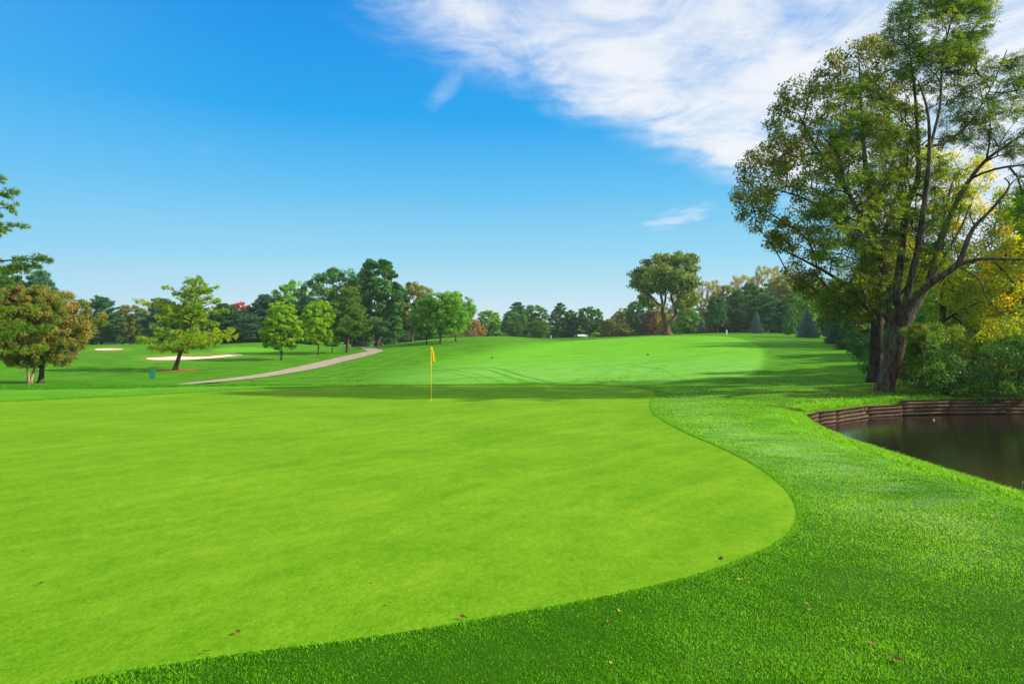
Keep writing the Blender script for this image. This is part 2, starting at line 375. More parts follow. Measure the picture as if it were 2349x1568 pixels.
# ---------------------------------------------------------------- ground mesh (one sheet to the horizon)
def build_ground():
    azs = np.concatenate([np.linspace(-180, -48, 40, endpoint=False), np.linspace(-48, 48, 760, endpoint=False), np.linspace(48, 180, 40, endpoint=False)])
    azs = np.radians(azs)
    rs = np.concatenate([[0.3], np.exp(np.linspace(math.log(1.0), math.log(60), 420, endpoint=False)), np.exp(np.linspace(math.log(60), math.log(320), 190, endpoint=False)), np.exp(np.linspace(math.log(320), math.log(3400), 30))])
    A, R = np.meshgrid(azs, rs, indexing='ij')
    x = (R * np.sin(A)).ravel(); y = (R * np.cos(A)).ravel()
    z = H0(x, y)
    z = drop_under(z, x, y, GREEN, 0.03, 0.35, 0.05, bbox(GREEN))
    z = drop_under(z, x, y, BUNKER1, 0.0, 0.8, 0.25, bbox(BUNKER1)); z = drop_under(z, x, y, BUNKER2, 0.0, 0.8, 0.25, bbox(BUNKER2))
    z = drop_under(z, x, y, PATH, 0.0, 0.6, 0.06, bbox(PATH))
    def mask(poly, soft, box=None):
        out = np.zeros(len(x)); b = bbox(poly, soft + 1); m = (x > b[0]) & (x < b[1]) & (y > b[2]) & (y < b[3])
        out[m] = smooth01(0.5 - sdist(x[m], y[m], poly) / soft); return out
    bl_ = smooth01((x - 2) / 12); fw = np.maximum(np.maximum(mask(FAIRWAY, 1.1) * bl_ + mask(FAIRWAY, 11) * (1 - bl_), mask(PRACTICE, 1.5)), mask(COLLAR, .4) * .45)
    dry = np.maximum(mask(DRY1, 3.0), mask(DRY2, 3.0)) * 0.8
    gd = np.full(len(x), 9.0); gm = (x > 1) & (x < 14) & (y > 4) & (y < 30); gd[gm] = sdist(x[gm], y[gm], GREEN)
    dew = 0.28 * np.exp(-((gd - 1.4) / 1.0) ** 2) + 0.45 * np.exp(-((x - 4.6) ** 2 / 1.6 + (y - 7.6) ** 2 / 3.5)) + 0.5 * np.exp(-((x - 5.3) ** 2 / 3 + (y - 12) ** 2 / 18)) + 0.5 * fw * np.exp(-((y - 50) / 16) ** 2)
    g0 = np.array([16.0, 29.5]); bare = np.clip(1.15 - np.hypot((x - g0[0]) / 9.0, (y - g0[1] - 0.5) / 3.6), 0, 1) * 0.75
    sp = sdist(x, y, POND); mud = smooth01((-sp - 0.45) / 0.3)
    bare = np.maximum(bare, 0.6 * np.exp(-((sp - 0.1) / 0.3) ** 2) * (y > 22))
    stripe = np.clip((x - 4) / 4, 0, 1) * (1 - fw) * (y < 110) * (y > 30) + (x < -10) * (y > 40) * 0.8
    na, nr = len(azs), len(rs)
    ii, jj = np.meshgrid(np.arange(na), np.arange(nr - 1), indexing='ij'); i2 = (ii + 1) % na
    q = np.stack([ii * nr + jj, i2 * nr + jj, i2 * nr + jj + 1, ii * nr + jj + 1], -1).reshape(-1, 4)[:, ::-1]
    cen = (np.arange(na) * nr)[None, ::-1]
    o = np_mesh('ground', np.stack([x, y, z], 1), [q, cen], M_ROUGH, smooth=True, attrs=dict(near_shade=0.85 * np.clip((17 - np.hypot(x, y)) / 10, 0, 1) * (np.hypot(x, y) < 60), fairway=fw, dry=dry, dew=np.clip(dew, 0, 1), bare=bare, mud=mud, stripe=stripe))
    tag(o, kind='structure'); return o
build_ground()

def sheet(name, poly, mat, off=0.004, step=0.6, zf=None, jit=0.0, rng=None):
    poly = np.asarray(poly, float)
    if jit:
        rng = rng or np.random.default_rng(5); poly = poly + rng.normal(0, jit, poly.shape)
    b = bbox(poly, 0); gx, gy = np.meshgrid(np.arange(b[0], b[1], step), np.arange(b[2], b[3], step))
    gx, gy = gx.ravel(), gy.ravel(); m = sdist(gx, gy, poly) < -step * 0.35
    pts = [Vector(p) for p in poly] + [Vector((a, c)) for a, c in zip(gx[m], gy[m])]
    n = len(poly)
    vs, es, fs, *_ = delaunay_2d_cdt(pts, [], [list(range(n))], 1, 1e-5)
    v = np.array([(p.x, p.y) for p in vs]); z = H0(v[:, 0], v[:, 1]) + off
    if zf is not None: z = z + zf(v[:, 0], v[:, 1])
    tri = np.array([f for f in fs if len(f) == 3])
    a, bb, c = v[tri[:, 0]], v[tri[:, 1]], v[tri[:, 2]]
    s = (bb[:, 0] - a[:, 0]) * (c[:, 1] - a[:, 1]) - (bb[:, 1] - a[:, 1]) * (c[:, 0] - a[:, 0])
    tri[s < 0] = tri[s < 0][:, ::-1]
    o = np_mesh(name, np.column_stack([v, z]), tri, mat, smooth=True)
    return o
tag(sheet('putting_green', GREEN, M_GREEN, 0.003, 0.5), kind='structure')
M_PATH = simple_mat('pale_asphalt', s2l(198, 178, 154, 0.62), 0.9, 0.2, 0.16, 1.5, 0.1)
tag(sheet('cart_path', PATH, M_PATH, 0.035, 1.2), kind='structure')
M_SAND = simple_mat('bunker_sand', s2l(252, 232, 200, 0.8), 0.95, 0.1, 0.08, 2.0, 0.3)
for P_ in (BUNKER1, BUNKER2):
    tag(sheet('sand_bunker', P_, M_SAND, 0.05, 0.7, zf=lambda x, y, P_=P_: -0.12 * smooth01(-sdist(x, y, P_) / 1.2)), kind='structure')

# water
m_, t_, out_ = new_mat('pond_water')
ob_ = t_.add('ShaderNodeTexCoord').outputs['Object']
nz_ = t_.noise(t_.mapped(ob_, (0.8, 2.2, 1)), 3.0, 4, 0.5)
bp_ = t_.add('ShaderNodeBump', Strength=0.12, Distance=0.05, Height=nz_)
pp_ = t_.add('ShaderNodeBsdfPrincipled', Base__Color=(0.012, 0.011, 0.006, 1), Roughness=0.09, IOR=1.33, Specular__IOR__Level=0.5, Normal=bp_.outputs[0])
t_.l.new(pp_.outputs[0], out_.inputs[0]); M_WATER = m_
_pv = np.array(POND); _c = _pv.mean(0)
vs, es, fs, *_ = delaunay_2d_cdt([Vector(p) for p in _pv], [], [list(range(len(_pv)))], 1, 1e-5)
V = np.array([(p.x, p.y, WATER_Z) for p in vs]); tr = np.array(fs)
s = np.cross(V[tr[:, 1]] - V[tr[:, 0]], V[tr[:, 2]] - V[tr[:, 0]])[:, 2]; tr[s < 0] = tr[s < 0][:, ::-1]
tag(np_mesh('pond_water', V, tr, M_WATER), kind='structure')

# ---------------------------------------------------------------- geometry kit
def rhombs(C, A, B):
    """n quads with half axes A and B around centres C"""
    n = len(C); V = np.stack([C - A, C + B, C + A, C - B], 1).reshape(-1, 3)
    return V, np.arange(4 * n).reshape(n, 4)
def unit(v): return v / (np.linalg.norm(v, axis=-1, keepdims=True) + 1e-12)
def rand_dirs(rng, n): return unit(rng.normal(size=(n, 3)))

def tube(pts, rad, sides=10, noise=0.0, rng=None, flare=0.0):
    pts = np.asarray(pts, float); rad = np.asarray(rad, float); n = len(pts)
    T = unit(np.gradient(pts, axis=0)); ref = np.array([0.0, 1.0, 0.13]); U = np.zeros_like(T)
    u = unit(np.cross(T[0], ref))
    for i in range(n):
        u = unit(u - T[i] * np.dot(u, T[i])); U[i] = u
    W_ = np.cross(T, U); a = np.linspace(0, 2 * np.pi, sides, endpoint=False)
    R = np.repeat(rad[:, None], sides, 1)
    if noise:
        ph = rng.uniform(0, 6.28, 4) if rng is not None else np.zeros(4)
        R = R * (1 + noise * (np.sin(3 * a + ph[0])[None] * 0.6 + np.sin(5 * a + ph[1] + np.arange(n)[:, None] * 0.25) * 0.5 + np.sin(8 * a + ph[2] + np.arange(n)[:, None] * 0.13) * 0.35))
    V = pts[:, None] + U[:, None] * (R * np.cos(a))[..., None] + W_[:, None] * (R * np.sin(a))[..., None]
    V = V.reshape(-1, 3); f = []
    i, k = np.meshgrid(np.arange(n - 1), np.arange(sides), indexing='ij'); k2 = (k + 1) % sides
    q = np.stack([i * sides + k, i * sides + k2, (i + 1) * sides + k2, (i + 1) * sides + k], -1).reshape(-1, 4)
    return V, q, [np.arange(sides)[None, ::-1], ((n - 1) * sides + np.arange(sides))[None]]

def frusta(P, Q, r0, r1, sides=5):
    D = unit(Q - P); ref = np.where(np.abs(D[:, 2:3]) > 0.9, np.array([[1.0, 0, 0]]), np.array([[0, 0, 1.0]]))
    U = unit(np.cross(D, ref)); W_ = np.cross(D, U); a = np.linspace(0, 2 * np.pi, sides, endpoint=False)
    ring = U[:, None] * np.cos(a)[None, :, None] + W_[:, None] * np.sin(a)[None, :, None]
    V = np.concatenate([P[:, None] + ring * r0[:, None, None], Q[:, None] + ring * r1[:, None, None]], 1)
    n = len(P); k = np.arange(sides); k2 = (k + 1) % sides
    q = np.stack([k, k2, k2 + sides, k + sides], 1)[None] + (np.arange(n) * 2 * sides)[:, None, None]
    return V.reshape(-1, 3), q.reshape(-1, 4)

class Acc:
    def __init__(s): s.V = []; s.F = []; s.a = []; s.n = 0
    def add(s, V, *Fs, v=None):
        for f in Fs: s.F.append(np.asarray(f) + s.n)
        s.V.append(V); s.n += len(V); s.a.append(np.full(len(V), 0.5) if v is None else np.broadcast_to(v, (len(V),)))
    def build(s, name, mat, parent=None, smooth=False, link=True, loc=None):
        V = np.concatenate(s.V)
        if loc is not None: V = V - np.asarray(loc)
        by = {}
        for f in s.F: by.setdefault(f.shape[1], []).append(f)
        return np_mesh(name, V, [np.concatenate(x) for x in by.values()], mat, parent, attrs={'v': np.concatenate(s.a)}, smooth=smooth, link=link)

def densify(pts, rad, step):
    pts = np.asarray(pts, float); rad = np.asarray(rad, float); P, R = [pts[0]], [rad[0]]
    for a, b, r0, r1 in zip(pts[:-1], pts[1:], rad[:-1], rad[1:]):
        n = max(1, int(np.ceil(np.linalg.norm(b - a) / step)))
        for k in range(1, n + 1): P.append(a + (b - a) * k / n); R.append(r0 + (r1 - r0) * k / n)
    return np.array(P), np.array(R)

def grow(rootP, rootR, targets, rng, alpha=0.35, step=0.5, rtip=0.012, wob=0.12, power=0.45, droop=0.0, from_frac=0.0):
    """branches from a set of root nodes to every target; returns edges P,Q,r0,r1"""
    N0 = len(rootP); nodes = list(rootP); par = [-1] * N0
    start = rootP[0]
    plen = list(np.linalg.norm(rootP - start, axis=1))
    order = np.argsort(np.min(np.linalg.norm(targets[:, None] - rootP[None, ::max(1, N0 // 40)], axis=2), axis=1))
    arr = np.zeros((N0 + len(targets) * 30, 3)); arr[:N0] = rootP; pl = np.zeros(len(arr)); pl[:N0] = plen; n = N0
    cost_extra = np.zeros(len(arr)); k0 = int(N0 * from_frac); cost_extra[:k0] = 50
    tips = []
    for ti in order:
        p = targets[ti]; d = np.linalg.norm(arr[:n] - p, axis=1)
        up = np.clip(arr[:n, 2] - p[2], 0, None) * 0.6       # prefer to come from below
        j = int(np.argmin(d + alpha * pl[:n] + cost_extra[:n] + up)); dist = d[j]
        m = max(1, min(25, int(dist / step))); a = arr[j].copy(); prev = j
        off = rng.normal(size=3) * wob * dist
        for k in range(1, m + 1):
            t = k / m; q = a + (p - a) * t + off * math.sin(math.pi * t) * 0.6 + np.array([0, 0, 1.0]) * (0.10 - droop) * dist * math.sin(math.pi * t)
            arr[n] = q; pl[n] = pl[prev] + dist / m; par.append(prev); prev = n; n += 1
        tips.append(prev)
    cnt = np.zeros(n)
    for t in tips:
        k = t
        while k >= N0: cnt[k] += 1; k = par[k]
    ids = np.arange(N0, n); pr = np.array(par[N0:])
    r = rtip * np.maximum(cnt, 1) ** power
    rp = np.where(pr >= N0, r[pr], np.concatenate([rootR, np.zeros(max(0, n - N0))])[pr] * 0.8)
    rp = np.minimum(rp, r[ids] * 1.6)
    return arr[pr], arr[ids], rp, r[ids]

def puff_leaves(rng, C, R, per, size, squash=0.75, outward=0.45, aspect=0.6, shell=0.3, droop=0.0, tone=0.62, vbias=None):
    """leaf quads scattered through the clumps C of radius R"""
    n = len(C); idx = np.repeat(np.arange(n), per if np.ndim(per) else int(per)); m = len(idx)
    d = rand_dirs(rng, m); rr = (shell + (1 - shell) * rng.random(m) ** 0.5) * (0.75 + 0.35 * rng.random(m))
    off = d * (R[idx] * rr)[:, None]; off[:, 2] *= squash; pos = C[idx] + off
    nrm = unit(d * outward + rand_dirs(rng, m) * 0.8 + np.array([0, 0, 0.35]))
    t = unit(np.cross(nrm, rand_dirs(rng, m))); t[:, 2] -= droop; t = unit(t); b = unit(np.cross(nrm, t))
    s = size * (0.65 + 0.7 * rng.random(m))
    V, f = rhombs(pos, t * (s / 2)[:, None], b * (s * aspect / 2)[:, None])
    pv = rng.random(n) if vbias is None else vbias
    v = np.clip(tone * pv[idx] + (1 - tone) * rng.random(m), 0, 1)
    return V, f, np.repeat(v, 4)

def lump(rng):
    ph = rng.uniform(0, 6.28, 8)
    return lambda a, hh: 1 + 0.13 * np.sin(2 * a + ph[0] + 3 * hh) + 0.10 * np.sin(3 * a + ph[1] - 5 * hh) + 0.08 * np.sin(5 * a + ph[2] + 9 * hh) + 0.09 * np.sin(11 * hh + ph[3])

def crown_puffs(rng, n, z0, z1, radius, profile, inner=0.45, pr=0.16):
    hh = rng.random(n * 3); keep = rng.random(n * 3) < np.clip(profile(hh), 0.12, 1); hh = hh[keep][:n]
    n = len(hh); a = rng.uniform(0, 2 * np.pi, n); rad = radius * profile(hh) * lump(rng)(a, hh) * (inner + (1 - inner) * rng.random(n) ** 0.6)
    C = np.column_stack([rad * np.cos(a), rad * np.sin(a), z0 + (z1 - z0) * hh]); R = radius * pr * (0.7 + 0.7 * rng.random(n))
    return C, R, hh

PROFILES = {
 'round': lambda t: np.sqrt(np.clip(1 - (2 * t - 0.95) ** 2 / 1.05, 0, 1)),
 'oval':  lambda t: np.clip(np.sin(np.pi * np.clip(t * 0.93 + 0.06, 0, 1)) ** 0.62, 0, 1),
 'cone':  lambda t: np.clip(1.05 - t, 0, 1) ** 0.62 * np.clip(t * 9 + 0.45, 0, 1),
 'egg':   lambda t: np.clip(np.where(t < 0.32, 0.72 + 0.28 * np.sin(t / 0.32 * np.pi / 2), np.sqrt(np.clip(1 - ((t - 0.32) / 0.70) ** 2, 0, 1))), 0, 1),
 'bush':  lambda t: np.sqrt(np.clip(1 - (t * 0.98) ** 2.2, 0, 1)),
 'spread':lambda t: np.clip(np.where(t < 0.45, 0.45 + 0.55 * np.sin(t / 0.45 * np.pi / 2), np.sqrt(np.clip(1 - ((t - 0.45) / 0.57) ** 2, 0, 1))), 0, 1),
}

# bark
def bark_mat(name, c0, c1, scale=14.0, lichen=0.0):
    m, t, out = new_mat(name); ob = t.add('ShaderNodeTexCoord').outputs['Object']
    n = t.noise(t.mapped(ob, (1, 1, 0.18), (0.0, 0.12, 0)), scale, 6, 0.7, 0.6); n2 = t.noise(ob, 2.5, 4, 0.6)
    c = t.mix(t.maprange(n, 0.36, 0.62), c0, c1)
    c = t.mix(t.math('MULTIPLY', t.maprange(n2, 0.5, 0.72), lichen), c, s2l(150, 160, 135, 0.6))
    p = t.add('ShaderNodeBsdfPrincipled', Base__Color=c, Roughness=0.9, Specular__IOR__Level=0.15)
    b = t.add('ShaderNodeBump', Strength=0.9, Distance=0.06, Height=n); t.l.new(b.outputs[0], p.inputs['Normal'])
    t.l.new(p.outputs[0], out.inputs[0]); return m
B_BROWN = bark_mat('brown_bark', s2l(60, 48, 38, 0.6), s2l(135, 112, 92, 0.6))
B_GREY = bark_mat('grey_bark', s2l(46, 40, 34, 0.6), s2l(128, 116, 100, 0.6), 9.0, 0.3)
B_DARK = bark_mat('dark_bark', s2l(44, 37, 31, 0.6), s2l(104, 92, 80, 0.6))
B_PALE = bark_mat('pale_bark', s2l(150, 110, 85, 0.6), s2l(215, 180, 150, 0.6), 6.0)
B_SYC = bark_mat('mottled_bark', s2l(84, 64, 46, 0.5), s2l(160, 130, 98, 0.5), 5.0)

# foliage colours (sRGB look in sun, scaled down to leaf albedo)
L = {
 'maple':   leaf_mat('bright_maple_leaf', [(92, 140, 4), (126, 180, 10), (158, 205, 24), (200, 222, 60)], 0.4, k=.85),
 'oak':     leaf_mat('dark_oak_leaf', [(26, 68, 28), (46, 96, 38), (70, 120, 55), (112, 142, 70)], 0.35, k=1.45),
 'deep':    leaf_mat('deep_green_leaf', [(24, 62, 28), (40, 88, 38), (66, 114, 50), (104, 140, 66)], 0.35, k=1.55),
 'syc':     leaf_mat('sycamore_leaf', [(50, 78, 28), (80, 110, 40), (114, 138, 54), (150, 150, 70)], 0.35),
 'olive':   leaf_mat('olive_leaf', [(66, 82, 30), (98, 118, 42), (128, 140, 58), (160, 140, 74)], 0.35),
 'mid':     leaf_mat('mid_green_leaf', [(52, 98, 24), (80, 130, 34), (112, 158, 50), (150, 170, 70)], 0.42, k=1.45),
 'gold':    leaf_mat('golden_leaf', [(108, 124, 38), (148, 150, 52), (186, 178, 76), (206, 180, 92)], 0.35, k=.9),
 'yellow':  leaf_mat('yellow_leaf', [(66, 112, 10), (112, 148, 16), (176, 178, 24), (238, 204, 20)], 0.5, tboost=1.3, k=1.2),
 'brown':   leaf_mat('russet_leaf', [(62, 90, 24), (102, 124, 40), (146, 142, 58), (180, 128, 60)], 0.35, k=1.05),
 'tan':     leaf_mat('tan_leaf', [(120, 100, 56), (150, 124, 72), (170, 136, 84), (140, 130, 70)], 0.3),
 'orange':  leaf_mat('orange_leaf', [(150, 78, 44), (186, 98, 56), (208, 116, 64), (224, 140, 80)], 0.2, k=.7),
 'red':     leaf_mat('dark_red_leaf', [(52, 78, 34), (78, 80, 38), (104, 70, 44), (130, 64, 48)], 0.3),
 'pine':    leaf_mat('pine_needle', [(28, 68, 38), (46, 92, 48), (70, 116, 58), (104, 138, 68)], 0.2, k=1.6),
 'pineblue':leaf_mat('blue_green_needle', [(34, 74, 62), (54, 96, 74), (78, 118, 88), (104, 140, 100)], 0.2, k=1.5),
 'pineyel': leaf_mat('yellow_green_needle', [(62, 108, 18), (106, 146, 24), (156, 174, 34), (194, 190, 46)], 0.35, k=1.3),
 'pinenear': leaf_mat('sunny_pine_needle', [(44, 90, 22), (80, 118, 28), (122, 144, 36), (160, 162, 44)], 0.25),
 'pinemid': leaf_mat('mid_green_needle', [(54, 96, 36), (80, 120, 44), (110, 144, 54), (140, 158, 68)], 0.2),
 'spruce':  leaf_mat('blue_spruce_needle', [(60, 96, 90), (90, 126, 120), (122, 154, 150), (160, 186, 182)], 0.1, k=1.3),
 'locust':  leaf_mat('locust_leaflet', [(46, 82, 16), (74, 112, 22), (112, 144, 34), (186, 172, 36)], 0.45, k=1.05),
 'backmaple': leaf_mat('dark_olive_maple_leaf', [(42, 62, 16), (70, 90, 22), (106, 112, 30), (148, 120, 44)], 0.48, k=1.4),  # dark olive foliage of the maple behind the locust
 'shrub':   leaf_mat('glossy_shrub_leaf', [(22, 60, 14), (42, 92, 20), (74, 128, 34), (130, 166, 60)], 0.3),
}

def broadleaf_parts(seed, n_puff=110, n_leaf=20000, z0=2.6, radius=3.6, prof='round', leaf=0.24, pr=0.17, inner=0.45, trunk_r=0.2, fork=0.5, squash=0.8, stems=1, height=10.0, lean=0.0):
    rng = np.random.default_rng(seed); tr_top = z0 + (height - z0) * fork
    C, R, hh = crown_puffs(rng, n_puff, z0 + radius * pr * 0.8, height - radius * pr * 0.9, radius * (1 - pr * 0.8), PROFILES[prof], inner, pr)
    acc = Acc(); roots, rr = [], []
    for s in range(stems):
        a = 2 * np.pi * s / stems + rng.random(); sp = (0.10 if stems > 1 else 0.0) * height
        zs = np.linspace(-0.15, tr_top, 9); t = np.clip(zs / tr_top, 0, 1)
        pts = np.column_stack([np.cos(a) * sp * t ** 1.2 + lean * t + 0.05 * np.sin(5 * t + s) * (t > 0.1), np.sin(a) * sp * t ** 1.2 + 0.04 * np.cos(4 * t + s), zs])
        if stems > 1: pts[:, :2] += 0.12 * np.array([math.cos(a), math.sin(a)])
        rad = trunk_r * (1 - 0.62 * t) * (1 + 0.75 * np.exp(-zs / 0.18).clip(0, 1.3))
        V, q, caps = tube(pts, rad, 9, 0.06, rng); acc.add(V, q, *caps)
        p2, r2 = densify(pts, rad, 0.35); k = p2[:, 2] > z0 * 0.6; roots.append(p2[k]); rr.append(r2[k])
    P, Q, r0, r1 = grow(np.concatenate(roots), np.concatenate(rr), C, rng, step=0.5, rtip=0.014)
    V, q = frusta(P, Q, r0, r1, 4); acc.add(V, q)
    leaf_acc = Acc(); V, f, v = puff_leaves(rng, C, R, max(4, n_leaf // len(C)), leaf, squash, vbias=None); leaf_acc.add(V, f, v=v)
    return acc, leaf_acc

def needle_tufts(rng, C, D, length, width, k=9, spread=0.9, tone=0.5, vb=None):
    """brush of k thin triangles at each centre, pointing roughly along D"""
    n = len(C); idx = np.repeat(np.arange(n), k)
    d = unit(D[idx] + rand_dirs(rng, n * k) * spread); ln = length * (0.6 + 0.6 * rng.random(n * k))
    s = unit(np.cross(d, rand_dirs(rng, n * k))) * (width / 2)
    base = C[idx] - d * (ln * 0.12)[:, None]
    V = np.stack([base - s, base + s, base + d * ln[:, None]], 1).reshape(-1, 3)
    pv = rng.random(n) if vb is None else vb
    v = np.clip(tone * pv[idx] + (1 - tone) * rng.random(n * k), 0, 1)
    return V, np.arange(3 * n * k).reshape(-1, 3), np.repeat(v, 3)

def conifer_parts(seed, height=10.0, z0=1.6, width=6.0, whorl=0.55, nb=5, shape='pine', trunk_r=0.2, tuft=0.34, tw=0.045, dens=1.0, up=0.25, trunk_pts=None, irregular=0.3, extra=None, k=9, gap=0.0):
    rng = np.random.default_rng(seed); wood, ndl = Acc(), Acc()
    if trunk_pts is None: trunk_pts = [(0, 0, -0.15), (0.03, 0, height * 0.3), (-0.04, 0.03, height * 0.65), (0, 0, height * 0.98)]
    tp, _ = densify(trunk_pts, np.zeros(len(trunk_pts)), height / 30); zt = (tp[:, 2] - tp[0, 2]) / (tp[-1, 2] - tp[0, 2])
    tr = trunk_r * (1 - 0.88 * zt) * (1 + 0.5 * np.exp(-np.clip(tp[:, 2], 0, None) / 0.2))
    V, q, caps = tube(tp, tr, 9, 0.06, rng); wood.add(V, q, *caps)
    def trunk_at(z): return np.array([np.interp(z, tp[:, 2], tp[:, i]) for i in range(3)])
    Cs, Ds, vb = [], [], []
    z = z0
    jobs = []
    while z < height * 0.985:
        t = (z - z0) / (height - z0)
        if shape == 'pine': Lb = width / 2 * (math.sin(math.pi * min(1, 0.22 + 0.75 * t)) ** 0.7 if t < 0.4 else (1 - (t - 0.4) / 0.6) ** 0.75 * 1.0)
        elif shape == 'spruce': Lb = width / 2 * (1 - t) ** 0.85 * (1 if t > 0.06 else 0.85)
        else: Lb = width / 2 * (1 - t ** 1.6) ** 0.6
        Lb = max(Lb, 0.10 * width / 2)
        a0 = rng.uniform(0, 6.28)
        for b in range(nb):
            if rng.random() < gap: continue
            a = a0 + 2 * np.pi * b / nb + rng.normal(0, 0.25); ln = Lb * (1 + irregular * rng.normal()) 
            jobs.append((z + rng.normal(0, whorl * 0.25), a, max(0.2, ln), up + (0.9 * t ** 2 if shape == 'pine' else 0.5 * t ** 3)))
        z += whorl * (1 - 0.45 * t)
    for e in (extra or []): jobs.append(e)
    for (zz, a, ln, up_) in jobs:
        base = trunk_at(min(zz, height * 0.98)); dirh = np.array([math.cos(a), math.sin(a), 0.0]); m = max(4, int(ln / 0.28)); t = np.linspace(0, 1, m)
        rise = up_ * ln * (t - (0.55 if shape == 'spruce' else 0.25) * t ** 2)
        if shape == 'spruce': rise = ln * (-0.28 * t + 0.22 * t ** 2 + up_ * t)
        side = np.array([-dirh[1], dirh[0], 0]) * rng.normal(0, 0.12) * ln
        pts = base + dirh * (ln * t)[:, None] + side * (t ** 2)[:, None] + np.array([0, 0, 1.0]) * rise[:, None]
        rb = np.linspace(0.028 * ln ** 0.7 + 0.012, 0.008, m)
        V, q = frusta(pts[:-1], pts[1:], rb[:-1], rb[1:], 4); wood.add(V, q)
        bv = rng.random()
        nt = int(dens * ln * 16 * (0.6 + ln * 0.35))
        tt = np.clip(0.22 + 0.82 * rng.random(nt) ** 0.75, 0, 1.02) if shape == 'pine' else np.clip(0.08 + 0.95 * rng.random(nt) ** 0.7, 0, 1.02)
        c = np.column_stack([np.interp(tt, t, pts[:, i]) for i in range(3)]); spread = ln * 0.30 * np.sin(np.pi * np.clip(tt, 0, 1) ** 0.9 * 0.86 + 0.25)
        lat = rng.uniform(-1, 1, nt) * spread
        c += np.array([-dirh[1], dirh[0], 0]) * lat[:, None] + np.array([0, 0, 1.0]) * (rng.normal(0, 0.07, nt) + (0.10 if shape == 'pine' else -0.10) * np.abs(lat) * (1 if shape == 'pine' else 1.5))[:, None]
        d = unit(dirh * 0.9 + np.array([-dirh[1], dirh[0], 0]) * (lat / (spread + 0.01))[:, None] * 0.8 + np.array([0, 0, 0.75 if shape == 'pine' else -0.05]))
        if shape != 'spruce' and nt > 8:     # gather the needles into brushes at the twig ends
            kc = 8; sel = np.arange(0, nt, kc); ctr = c[sel][np.arange(nt) // kc]; o3 = rand_dirs(rng, nt) * (tuft * 0.75 * rng.random(nt) ** 0.5)[:, None] * np.array([1, 1, .7])
            c = ctr + o3; d = unit(d[sel][np.arange(nt) // kc] * 0.8 + o3 / tuft * 1.6 + np.array([0, 0, .35]))
        Cs.append(c); Ds.append(d); vb.append(np.clip(bv * 0.5 + 0.5 * rng.random(nt), 0, 1))
    Cs, Ds, vb = np.concatenate(Cs), np.concatenate(Ds), np.concatenate(vb)
    V, f, v = needle_tufts(rng, Cs, Ds, tuft, tw, k, 0.75, 0.6, vb); ndl.add(V, f, v=v)
    return wood, ndl

class Proto:
    def __init__(s, parts, name, width, height=10.0):
        s.name = name; s.wood = parts[0].build('trunk', B_BROWN, link=False).data; s.leaf = parts[1].build('crown', L['oak'], link=False).data; v = parts[1].V; v = np.concatenate(v); s.w = 2 * float(np.percentile(np.hypot(v[:, 0], v[:, 1]), 97)); s.h = float(np.percentile(v[:, 2], 99.7))

def plant(proto, px, d, top, width, leaf, label, cat='tree', name=None, bark=None, base=None, rot=None, group=None, seed=[0]):
    """copy of a prototype tree at photo column px, distance d, reaching photo row top, width in photo pixels"""
    seed[0] += 1; rng = random.Random(seed[0])
    x, y, z = at(px, d)
    if base is not None: z = EYE - (base - CY) / F * d
    hgt = (EYE - (top - CY) / F * d) - z; wd = width * d / F
    o = empty(name or proto.name, (x, y, z)); tag(o, label, cat, group)
    a = rng.uniform(0, 6.28) if rot is None else rot
    for nm, me, mt in (('trunk', proto.wood, bark or B_BROWN), ('crown', proto.leaf, L[leaf])):
        c = bpy.data.objects.new(nm, me); COL.objects.link(c); c.parent = o
        c.material_slots[0].link = 'OBJECT'; c.material_slots[0].material = mt
        c.rotation_euler = (0, 0, a); c.scale = (wd / proto.w, wd / proto.w, hgt / proto.h)
    return o
#@@PART2
# ---------------------------------------------------------------- hero trees traced limb by limb
def poly_puffs(rng, poly, d, n, pr, thick, yb=0.0, edge_in=0.0):
    """clump centres inside an outline given in photo pixels, spread through real depth"""
    poly = np.asarray(poly, float); k = F / d; b = bbox(poly, 0); out = []; R = []
    while len(out) < n:
        px = rng.uniform(b[0], b[1], 400); py = rng.uniform(b[2], b[3], 400); s = -sdist(px, py, poly)
        for x, y, e in zip(px, py, s):
            r = pr * (0.7 + 0.6 * rng.random())
            if e < max(2.0, 0.6 * r * k) : continue
            t = min(thick, e / k * 1.25 + 0.35); dd = d + rng.uniform(-1, 1) * t + yb
            out.append(P3(x, y, dd)); R.append(r)
            if len(out) >= n: break
    return np.array(out), np.array(R)

def compound(rng, C, R, per, length=0.30, pairs=4, lf=0.12, wd=0.05, droop=0.5, squash=0.7, tone=0.45):
    n = len(C); idx = np.repeat(np.arange(n), per); m = len(idx)
    base = C[idx] + rand_dirs(rng, m) * (R[idx] * rng.random(m) ** 0.45)[:, None] * np.array([1, 1, squash])
    ax = rand_dirs(rng, m); ax[:, 2] = ax[:, 2] * 0.4 - droop * rng.random(m); ax = unit(ax); ln = length * (0.7 + 0.6 * rng.random(m))
    side = unit(np.cross(ax, np.array([0, 0, 1.0]) + rand_dirs(rng, m) * 0.5)); up = np.cross(side, ax)
    Vs, vs = [], []
    pv = rng.random(n)
    for k in range(pairs):
        t = (k + 0.6) / pairs
        for sg in (-1, 1):
            c = base + ax * (ln * t)[:, None] - up * (ln * 0.12 * t * t)[:, None]
            dirl = unit(side * sg + ax * 0.35 + rand_dirs(rng, m) * 0.18); c = c + dirl * lf * 0.5
            bb = unit(np.cross(dirl, up)) * wd / 2
            V, f = rhombs(c, dirl * lf / 2, bb); Vs.append(V); vs.append(np.repeat(np.clip(tone * pv[idx] + (1 - tone) * rng.random(m), 0, 1), 4))
    V = np.concatenate(Vs); return V, np.arange(len(V)).reshape(-1, 4), np.concatenate(vs)

